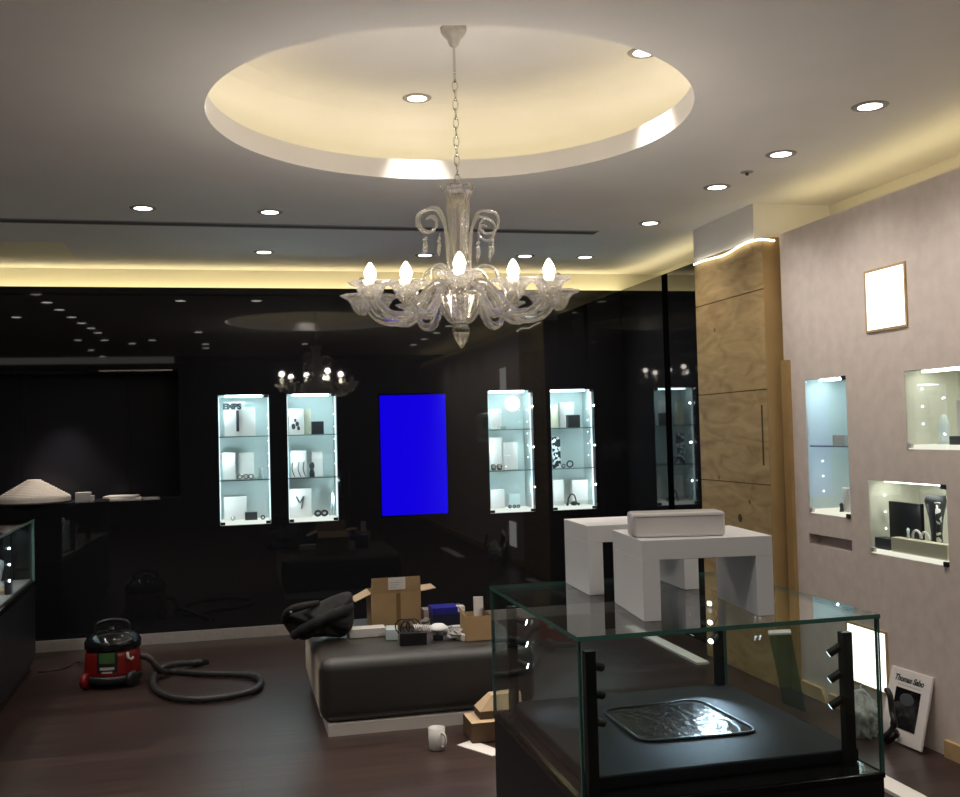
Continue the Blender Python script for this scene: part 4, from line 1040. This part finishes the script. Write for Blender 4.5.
# four posts with spot heads
posts = [((.756,2.172),650,592,[(1,.6),(1,.6),(1,.6)],'fl'), ((1.402,2.180),631,851,[(-1,.55)]*3,'fr'), ((1.402,2.845),590,716,[(-.95,-.6)]*3,'br'), ((.760,2.845),606,512,[(1,-.5)]*3,'bl')]
for (x, y), topy, px, dirs, nm in posts:
    zt = on(px, topy, y=y).z; h = .0125
    b = MB(); b.box(x-h, x+h, y-h, y+h, GZ0+.0005, zt); po = b.build('post', M['blk'], t, bevel=.0015)
    for k in range(3):
        z = (zt-.024-.056*k) if nm == 'br' else (zt-.035-.062*k); d = Vector((dirs[k][0], dirs[k][1], -.85 if nm == 'fr' else -.4)).normalized()
        s0 = Vector((x,y,z)) + Vector((d.x,d.y,0)).normalized()*.012
        b = MB(); b.cyl(s0, s0+d*.032, .0098, 14); b.build('spot_head', M['blk'], po, smooth=False, offset=L if False else world_of(t))
        b = MB(); b.cyl(s0+d*.0315, s0+d*.0335, .0075, 12); b.build('spot_lens', M['hotdot'] if nm in ('br','bl') else emis('dim_led', (.7,.85,1), 3), po, offset=world_of(t))
        if nm == 'br' or (nm != 'fr' and k == 1):
            sl = lamp('SPOT', 'case_spot', s0+d*.034, {'br':8,'fl':2,'bl':3}[nm], (.60,.80,1), t, spot_size=math.radians(52), spot_blend=.7, shadow_soft_size=.006)
            tgt = {'br': Vector((1.22,2.58,TZ)), 'fl': Vector((.95,2.75,TZ)), 'bl': Vector((.86,2.70,TZ))}[nm] + Vector((.0,.03*(k-1),0))
            aim(sl, tgt-(s0+d*.034))
sl = lamp('SPOT', 'case_spot', (1.36,2.21,.93), 2.0, (.60,.80,1), t, spot_size=math.radians(50), spot_blend=.8, shadow_soft_size=.006); aim(sl, Vector((1.30,2.66,TZ))-Vector((1.36,2.21,.93)))
# ---------------- white risers on the case
RT = 1.2865
def riser(label, x, y, w, d, rot):
    z0 = GZ1+.0005
    t = thing('display_riser', label, 'display riser', (x, y, z0), 'white risers on the glass case'); t.rotation_euler.z = rot
    s = .046; lg = .041; h = RT-z0; O = Vector((0,0,0))
    b = MB(); b.box(0, w, 0, d, h-s, h); b.build('top_board', M['white'], t, bevel=.0012, offset=O)
    b = MB(); b.box(0, lg, 0, d, 0, h-s-.0002); b.build('leg', M['white'], t, bevel=.0012, offset=O)
    b = MB(); b.box(w-lg, w, 0, d, 0, h-s-.0002); b.build('leg', M['white'], t, bevel=.0012, offset=O)
riser('white bridge-shaped riser at the front of the glass case, with a block on it', .907, 2.214, .314, .272, -.115)
riser('white bridge-shaped riser behind the other one on the glass case', .916, 2.612, .312, .240, -.05)
t = thing('display_plinth', 'small white gloss block with rounded corner lying on the front riser', 'display block', (1.021, 2.278, RT+.0005))
b = MB(); b.box(-.108, .112, -.035, .05, 0, .058); o = b.build('block', M['whitegloss'], None, bevel=.008); o.parent = t
b = MB(); b.box(-.104, .108, -.0358, -.0345, .048, .0495); o = b.build('groove', M['sensor'], None); o.parent = t
t.rotation_euler.z = -.20

# ================================================================== RIGHT WALL FITTINGS
def lightbox(label, y0, y1, z0, z1):
    t = thing('lightbox', label, 'light panel', (XR, (y0+y1)/2, z0), 'square light panels on the pale wall')
    b = MB()
    for q in ((y0-.012,y0,z0-.012,z1+.012),(y1,y1+.012,z0-.012,z1+.012),(y0,y1,z0-.012,z0),(y0,y1,z1,z1+.012)): b.box(XR-.008, XR-.0003, *q)
    b.build('frame', M['woodlt'], t)
    b = MB(); b.box(XR-.006, XR-.0005, y0, y1, z0, z1); b.build('panel', M['lightbox'], t)
lightbox('bright square light panel high on the pale wall', 4.280, 4.584, 2.008, 2.300)
lightbox('bright square light panel low on the pale wall, behind the plastic bag', 4.537, 4.862, .185, .478)

def niche(name, label, R, depth, inner, pad, led, shelf=None, estr=1, clamps=True):
    y0, y1, z0, z1 = R; xa, xb = XR+.004, XR+depth; y0 += .0015; y1 -= .0015; z0 += .0015; z1 -= .0015
    t = thing(name, label, 'wall niche', (XR, (y0+y1)/2, z0))
    b = MB()
    b.quad((xb,y0,z0),(xb,y1,z0),(xb,y1,z1),(xb,y0,z1))
    for y in (y0, y1): b.quad((xa,y,z0),(xb,y,z0),(xb,y,z1),(xa,y,z1))
    for z in (z0, z1): b.quad((xa,y0,z),(xb,y0,z),(xb,y1,z),(xa,y1,z))
    b.build('carcass', inner, t)
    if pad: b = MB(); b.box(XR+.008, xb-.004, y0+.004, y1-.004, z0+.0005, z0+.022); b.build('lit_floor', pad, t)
    if led: b = MB(); b.box(XR+.06, XR+.11, y0+.05, y1-.05, z1-.010, z1-.002); b.build('led_panel', led, t)
    if shelf: b = MB(); b.box(XR+.02, xb-.002, y0+.002, y1-.002, shelf-.004, shelf+.004); b.build('shelf', M['pane'], t); b = MB(); b.box(XR+.017, XR+.0198, y0+.002, y1-.002, shelf-.004, shelf+.004); b.build('shelf_edge', mat('shelf_edge_pale', (.30,.38,.38), .2), t)
    if led:
        for zz in ([z0+.22, z1-.14] if shelf else [z0+.24]):
            for yy in ((y0+y1)/2,): lamp('POINT', 'niche_led', (XR+.03, yy, zz), .7 if shelf else .25, (.78,.96,1) if shelf else (1,.97,.86), t, shadow_soft_size=.004)
    if clamps:
        b = MB(); b.box(XR+.001, XR+.007, y0+.001, y1-.001, z0+.001, z1-.001); b.build('glass_door', M['cabpane'], t)
        for y, z in ((y1-.022, z0+.018), (y0+.016, z0+.008), (y0+.016, z1-.008)):
            b = MB(); b.box(XR-.008, XR+.012, y-.016, y+.016, z-.010, z+.012); b.build('corner_clamp', M['steel'] if y > y1-.1 else M['blk'], t, bevel=.002)
        b = MB()
        for i in range(3): b.sphere((XR+.09, y1-.007, z0+.12+i*.085), .0045, 8)
        b.build('led_strip', M['dot'], t)
    return t
niche('wall_niche', 'tall lit niche with one glass shelf in the pale wall', NT, .26, M['cab'], M['warmpad'], emis('niche_cool_led', (.78,.96,1), 22), shelf=on(829,446.5,x=XR).z)
niche('wall_niche', 'wide lit niche in the pale wall, cut off by the edge of the view', NR, .30, M['warmcab'], M['warmpad'], M['warmled'])
niche('wall_niche', 'low lit niche holding black display props in the pale wall', NL, .30, M['warmcab'], M['warmpad'], M['warmled'])
t = niche('wall_slot', 'thin dark letterbox-like slot below the tall niche', NS, .072, mat('slot_inside', (.60,.52,.50), .8), None, None, clamps=False)
def nb(name, label, cat, m, rect, x, depth, base=None, bevel=.002, group=None):
    a, c = on(rect[0], rect[1], x=x), on(rect[2], rect[3], x=x); y1, y0 = max(a.y,c.y), min(a.y,c.y)
    z1, z0 = (a.z+on(rect[2],rect[1],x=x).z)/2, (c.z+on(rect[0],rect[3],x=x).z)/2
    if base is not None: z0 = base+.0005; z1 = max(z1, z0+.01)
    b = MB(); b.box(x, x+depth, y0, y1, z0, z1); return one(name, b, m, label, cat, (x+depth/2, (y0+y1)/2, z0), group, bevel=bevel)
sz = on(829,446.5,x=XR).z+.004
nb('small_box', 'grey white box on the glass shelf of the tall niche', 'box', M['greypaper'], (832.5,435,844,446), XR+.06, .08, sz)
nb('display_card', 'white card standing on the floor of the tall niche', 'card', M['paper'], (842.5,488,849,509), XR+.05, .03, NT[2]+.022)
p = on(841.5,505,x=XR+.04); b = MB(); b.lathe([(0,NT[2]+.0225),(.012,NT[2]+.0225),(.008,NT[2]+.05),(.011,NT[2]+.065),(0,NT[2]+.075)], (p.x,p.y,0), 12); one('figurine', b, M['darkcard'], 'tiny dark stand beside the white card in the tall niche', 'jewellery stand', (p.x,p.y,NT[2]+.0225), smooth=True)
zf = NR[2]+.022
nb('display_plinth', 'dark slab plinth on the floor of the wide niche', 'display block', M['darkcard'], (949,436,990,443), XR+.06, .14, zf)
nb('display_block', 'bright white upright board on the dark slab in the wide niche', 'display block', M['whitegloss'], (956,399,975,436), XR+.09, .03, on(950,436,x=XR+.06).z+.002)
nb('small_box', 'small white cube at the back of the wide niche', 'box', M['whitegloss'], (911,416,919,422), XR+.20, .04, zf)
p = on(944,426,x=XR+.14); b = MB(); b.lathe([(0,zf+.0005),(.035,zf+.0005),(.02,.02+zf),(.03,.09+zf),(.012,.14+zf),(0,.145+zf)], (p.x,p.y,0), 16); one('necklace_stand', b, M['frost'], 'pale bust stand beside the dark slab in the wide niche', 'jewellery stand', (p.x,p.y,zf), smooth=True)
zf = NL[2]+.022
nb('display_plinth', 'long cream step along the floor of the low niche', 'display block', M['cream'], (891,541,947,559), XR+.016, .05, zf)
nb('display_plinth', 'short dark block at the end of the cream step in the low niche', 'display block', M['darkcard'], (875,538,889,546), XR+.025, .06, zf)
stz = on(918,541,x=XR+.016).z
nb('backdrop_panel', 'tall black backdrop panel in the low niche', 'display panel', M['blk'], (888.5,502.5,922,548), XR+.072, .02, zf)
p = on(937,545,x=XR+.12); p.y = max(p.y, 4.12); 
t = thing('boot_display', 'tall dark boot-shaped display prop in the low niche', 'display prop', (XR+.125, p.y, zf))
sz0 = zf+.001; ztp = on(938,497,x=XR+.085).z
b = MB(); H_ = ztp-sz0; b.lathe([(0,sz0),(.030,sz0),(.026,sz0+.35*H_),(.034,sz0+.62*H_),(.052,sz0+.92*H_),(.046,ztp),(0,ztp)], (XR+.125,p.y+.005,0), 16, flute=4, amp=.08); b.build('shaft', M['darkcard'], t, smooth=True)
b = MB(); b.lathe([(0,sz0),(.014,sz0),(.012,sz0+.5*H_),(.016,sz0+.9*H_),(0,sz0+.9*H_)], (XR+.10,p.y-.045,0), 12); b.build('heel_post', M['damask'], t, smooth=True)
p = on(920,532,x=XR+.04); b = MB()
for i, (dy, rr) in enumerate(((.02,.030),(-.028,.026))):
    c = Vector((XR+.036+.01*i, p.y+dy, stz+.010+rr*.2)); b.tube([c+Vector((0,rr*math.cos(a),rr*math.sin(a))) for a in [PI*1.15*j/11-.1*PI for j in range(12)]], .006, 8)
one('arched_bracelet', b, M['white'], 'white double-arched bracelet holder on the cream step in the low niche', 'jewellery stand', (XR+.04,p.y,stz+.002), smooth=True)
p = on(908,529,x=XR+.04); b = MB(); b.lathe([(0,stz+.002),(.010,stz+.002),(.005,stz+.02),(.008,stz+.045),(0,stz+.055)], (XR+.04,p.y,0), 10); one('figurine', b, M['frost'], 'tiny pale stand in front of the black backdrop in the low niche', 'jewellery stand', (XR+.10,p.y,stz+.002), smooth=True)
p = on(914,488,x=XR+.25); b = MB(); b.lathe([(0,0),(.03,0),(.03,.006),(0,.006)], (XR+.14,4.31,NL[3]-.016), 20); one('glare_disc', b, emis('niche_glare', (.9,.97,1), 6), 'small glowing disc standing for a light reflection under the top of the low niche', 'light', (XR+.14,4.31,NL[3]-.016))  # emissive disc put in for a reflected light

# ---------------- framed poster leaning on the wall
BL, BR, TL = Vector((3.056,4.482,.003)), Vector((3.054,4.171,.012)), Vector((3.144,4.496,.334))
u = (BR-BL); wv = u.length; u.normalize(); v = (TL-BL); hv = v.length; v = (v-u*v.dot(u)); v.normalize(); nrm = u.cross(v)
Rm = Matrix((u, v, nrm)).transposed().to_4x4()
t = thing('framed_poster', 'white-framed brand poster with script lettering leaning against the pale wall', 'poster', BL)
def pm(b): b.bm.transform(Rm); bmesh.ops.translate(b.bm, verts=b.bm.verts, vec=BL); return b
b = MB(); b.box(0,wv,0,hv,-.010,0); pm(b).build('frame', M['whitegloss'], t, bevel=.0015)
b = MB(); b.box(wv*.20,wv*.80,hv*.19,hv*.74,.0002,.0012); pm(b).build('picture', M['blkgloss'], t)
b = MB(); b.sphere((wv*.50,hv*.60,.0012), .05, 14, sc=(1.1,.6,.02)); pm(b).build('picture_motif', M['darkcard'], t)
text_mesh('lettering', 'Thomas Sabo', .040, M['blk'], t, Rm @ Matrix.Translation((wv*.47, hv*.865, .0006)), shear=.35, bold=.0012)
b = MB(); b.box(wv*.22,wv*.78,hv*.775,hv*.79,.0002,.0008); pm(b).build('caption_line', M['greypaper'], t)
# black cable / strap beside it
P = [on(887,690,x=2.94), on(890,696,x=2.94), on(892,712,x=2.935), on(894,726,x=2.93)]
q0 = on(896,742,z=.010)+Vector((-.03,0,0)); b = MB()
path = [P[0]+Vector((0,0,-.008)), P[0], P[1], P[2], P[3], q0+Vector((-.015,.02,.02))] + [q0+Vector((.03*math.cos(a)+.0, -.045*math.sin(a)*.6, .03+.035*math.sin(a))) for a in [0, .8, 1.7, 2.6, 3.5, 4.4, 5.3, 6.2]]
for q in path: q.z = max(q.z, .011)
b.tube(smooth_path(path, 5), lambda k: .010 if k > .5 else .014, 10)
one('hair_iron', b, M['blk'], 'black appliance with its cord looped, standing beside the framed poster', 'appliance', q0, smooth=True)
# plastic bag
p = on(873, 733, z=0); c = Vector((2.975, 4.50, 0))
t = thing('plastic_bag', 'crumpled clear plastic bag on the floor below the low light panel', 'bag', c)
b = MB(); b.sphere(c+Vector((0,0,.105)), .108, 56, sc=(.72,.80,1.08), nz=.42, nf=4.6, seed=2.2)
for vv in b.bm.verts:
    if vv.co.z > .14: k = 1-.75*min(1, (vv.co.z-.14)/.08); vv.co.x = c.x+(vv.co.x-c.x)*k; vv.co.y = c.y+(vv.co.y-c.y)*k; vv.co.z += .02*(1-k)
    vv.co.z = max(vv.co.z, .001)
b.build('film', M['plastic'], t, smooth=True)
b = MB(); b.sphere(c+Vector((0,.0,.075)), .060, 20, sc=(.9,.9,1), nz=.4, nf=2.5, seed=5); b.build('contents', mat('bag_contents', (.13,.13,.135), .5), t, smooth=True)
b = MB(); b.tube(smooth_path([c+Vector((.03,-.02,.19)), c+Vector((-.01,-.02,.225)), c+Vector((-.05,.0,.215)), c+Vector((-.07,.02,.19))],4), .010, 8); b.build('knot', M['plastic'], t, smooth=True)
# glass sheet leaning near the pillar
f0, f1 = Vector((2.93,5.02,.002)), Vector((2.985,4.86,.002)); tp0 = on(769,633,x=2.99); tp1 = on(791,632,x=3.02)
f0, f1 = on(783,703,z=.002), on(806,713,z=.002)
t = thing('glass_sheet', 'narrow greenish glass sheet leaning by the pillar, pale cap on top', 'glass sheet', (f0+f1)/2)
g0, g1 = on(769,635,y=f0.y+.10), on(791,634,y=f1.y+.10)
b = MB(); e = Vector((.006,.006,0)); b.hexa([f0, f1, f1+e, f0+e, g0, g1, g1+e, g0+e]); b.build('pane', M['greenpane'], t)
b = MB(); up = Vector((0,0,.020)); ee = Vector((.012,.03,.0)); b.hexa([g0-ee*.3, g1-ee*.3, g1+ee, g0+ee, g0-ee*.3+up*.5, g1-ee*.3+up*.5, g1+ee+up, g0+ee+up]); b.build('edge_cap', M['paper'], t)
# white boards on the floor
def board(label, A, B, wd, th=.018):
    A, B = Vector((A[0],A[1])), Vector((B[0],B[1])); d = (B-A).normalized(); s_ = Vector((-d.y,d.x))*wd
    b = MB(); b.prism([tuple(A), tuple(B), tuple(B+s_), tuple(A+s_)], .0008, th); c = (A+B)/2
    one('white_board', b, M['paper'], label, 'board', (c.x,c.y,0), bevel=.002)
p0, p1 = on(649,637,z=.015), on(697,663,z=.015)
board('long narrow white board on the floor beside the pillar', (p1.x,p1.y), (p1.x+.02,7.45), -.085)
board('white board on the floor beside the black plinth, near the pale wall', (2.705,4.02), (2.705,3.0), -.10)

# ================================================================== LIGHT AND CAMERA
lamp('SPOT', 'alcove_fill_spot', (-1.3, 8.36, 2.07), 46, (1,.88,.74), None, spot_size=math.radians(70), spot_blend=.8, shadow_soft_size=.04)  # added spot without a fitting, brightens the mound and brochures
w = bpy.data.worlds.new('shop_world'); SC.world = w; w.use_nodes = True
bg = w.node_tree.nodes['Background']; bg.inputs[0].default_value = (.55,.55,.60,1); bg.inputs[1].default_value = .03

cam = bpy.data.cameras.new('camera'); co = bpy.data.objects.new('camera', cam); COL.objects.link(co); SC.camera = co
cam.sensor_fit = 'HORIZONTAL'; cam.sensor_width = 36; cam.lens = 36*F/960; cam.clip_start = .05; cam.clip_end = 60
Rc = Matrix((RGT, -DWN, -FWD)).transposed().to_4x4(); co.matrix_world = Matrix.Translation((0,0,CAMZ)) @ Rc

SC.view_settings.view_transform = 'Standard'; SC.view_settings.look = 'None'; SC.view_settings.exposure = 0; SC.view_settings.gamma = 1
cy = SC.cycles
cy.use_denoising = True; cy.max_bounces = 10; cy.diffuse_bounces = 5; cy.glossy_bounces = 5; cy.transmission_bounces = 8; cy.transparent_max_bounces = 24
cy.caustics_reflective = False; cy.caustics_refractive = False; cy.sample_clamp_indirect = 4.0; cy.sample_clamp_direct = 0
cy.use_light_tree = True
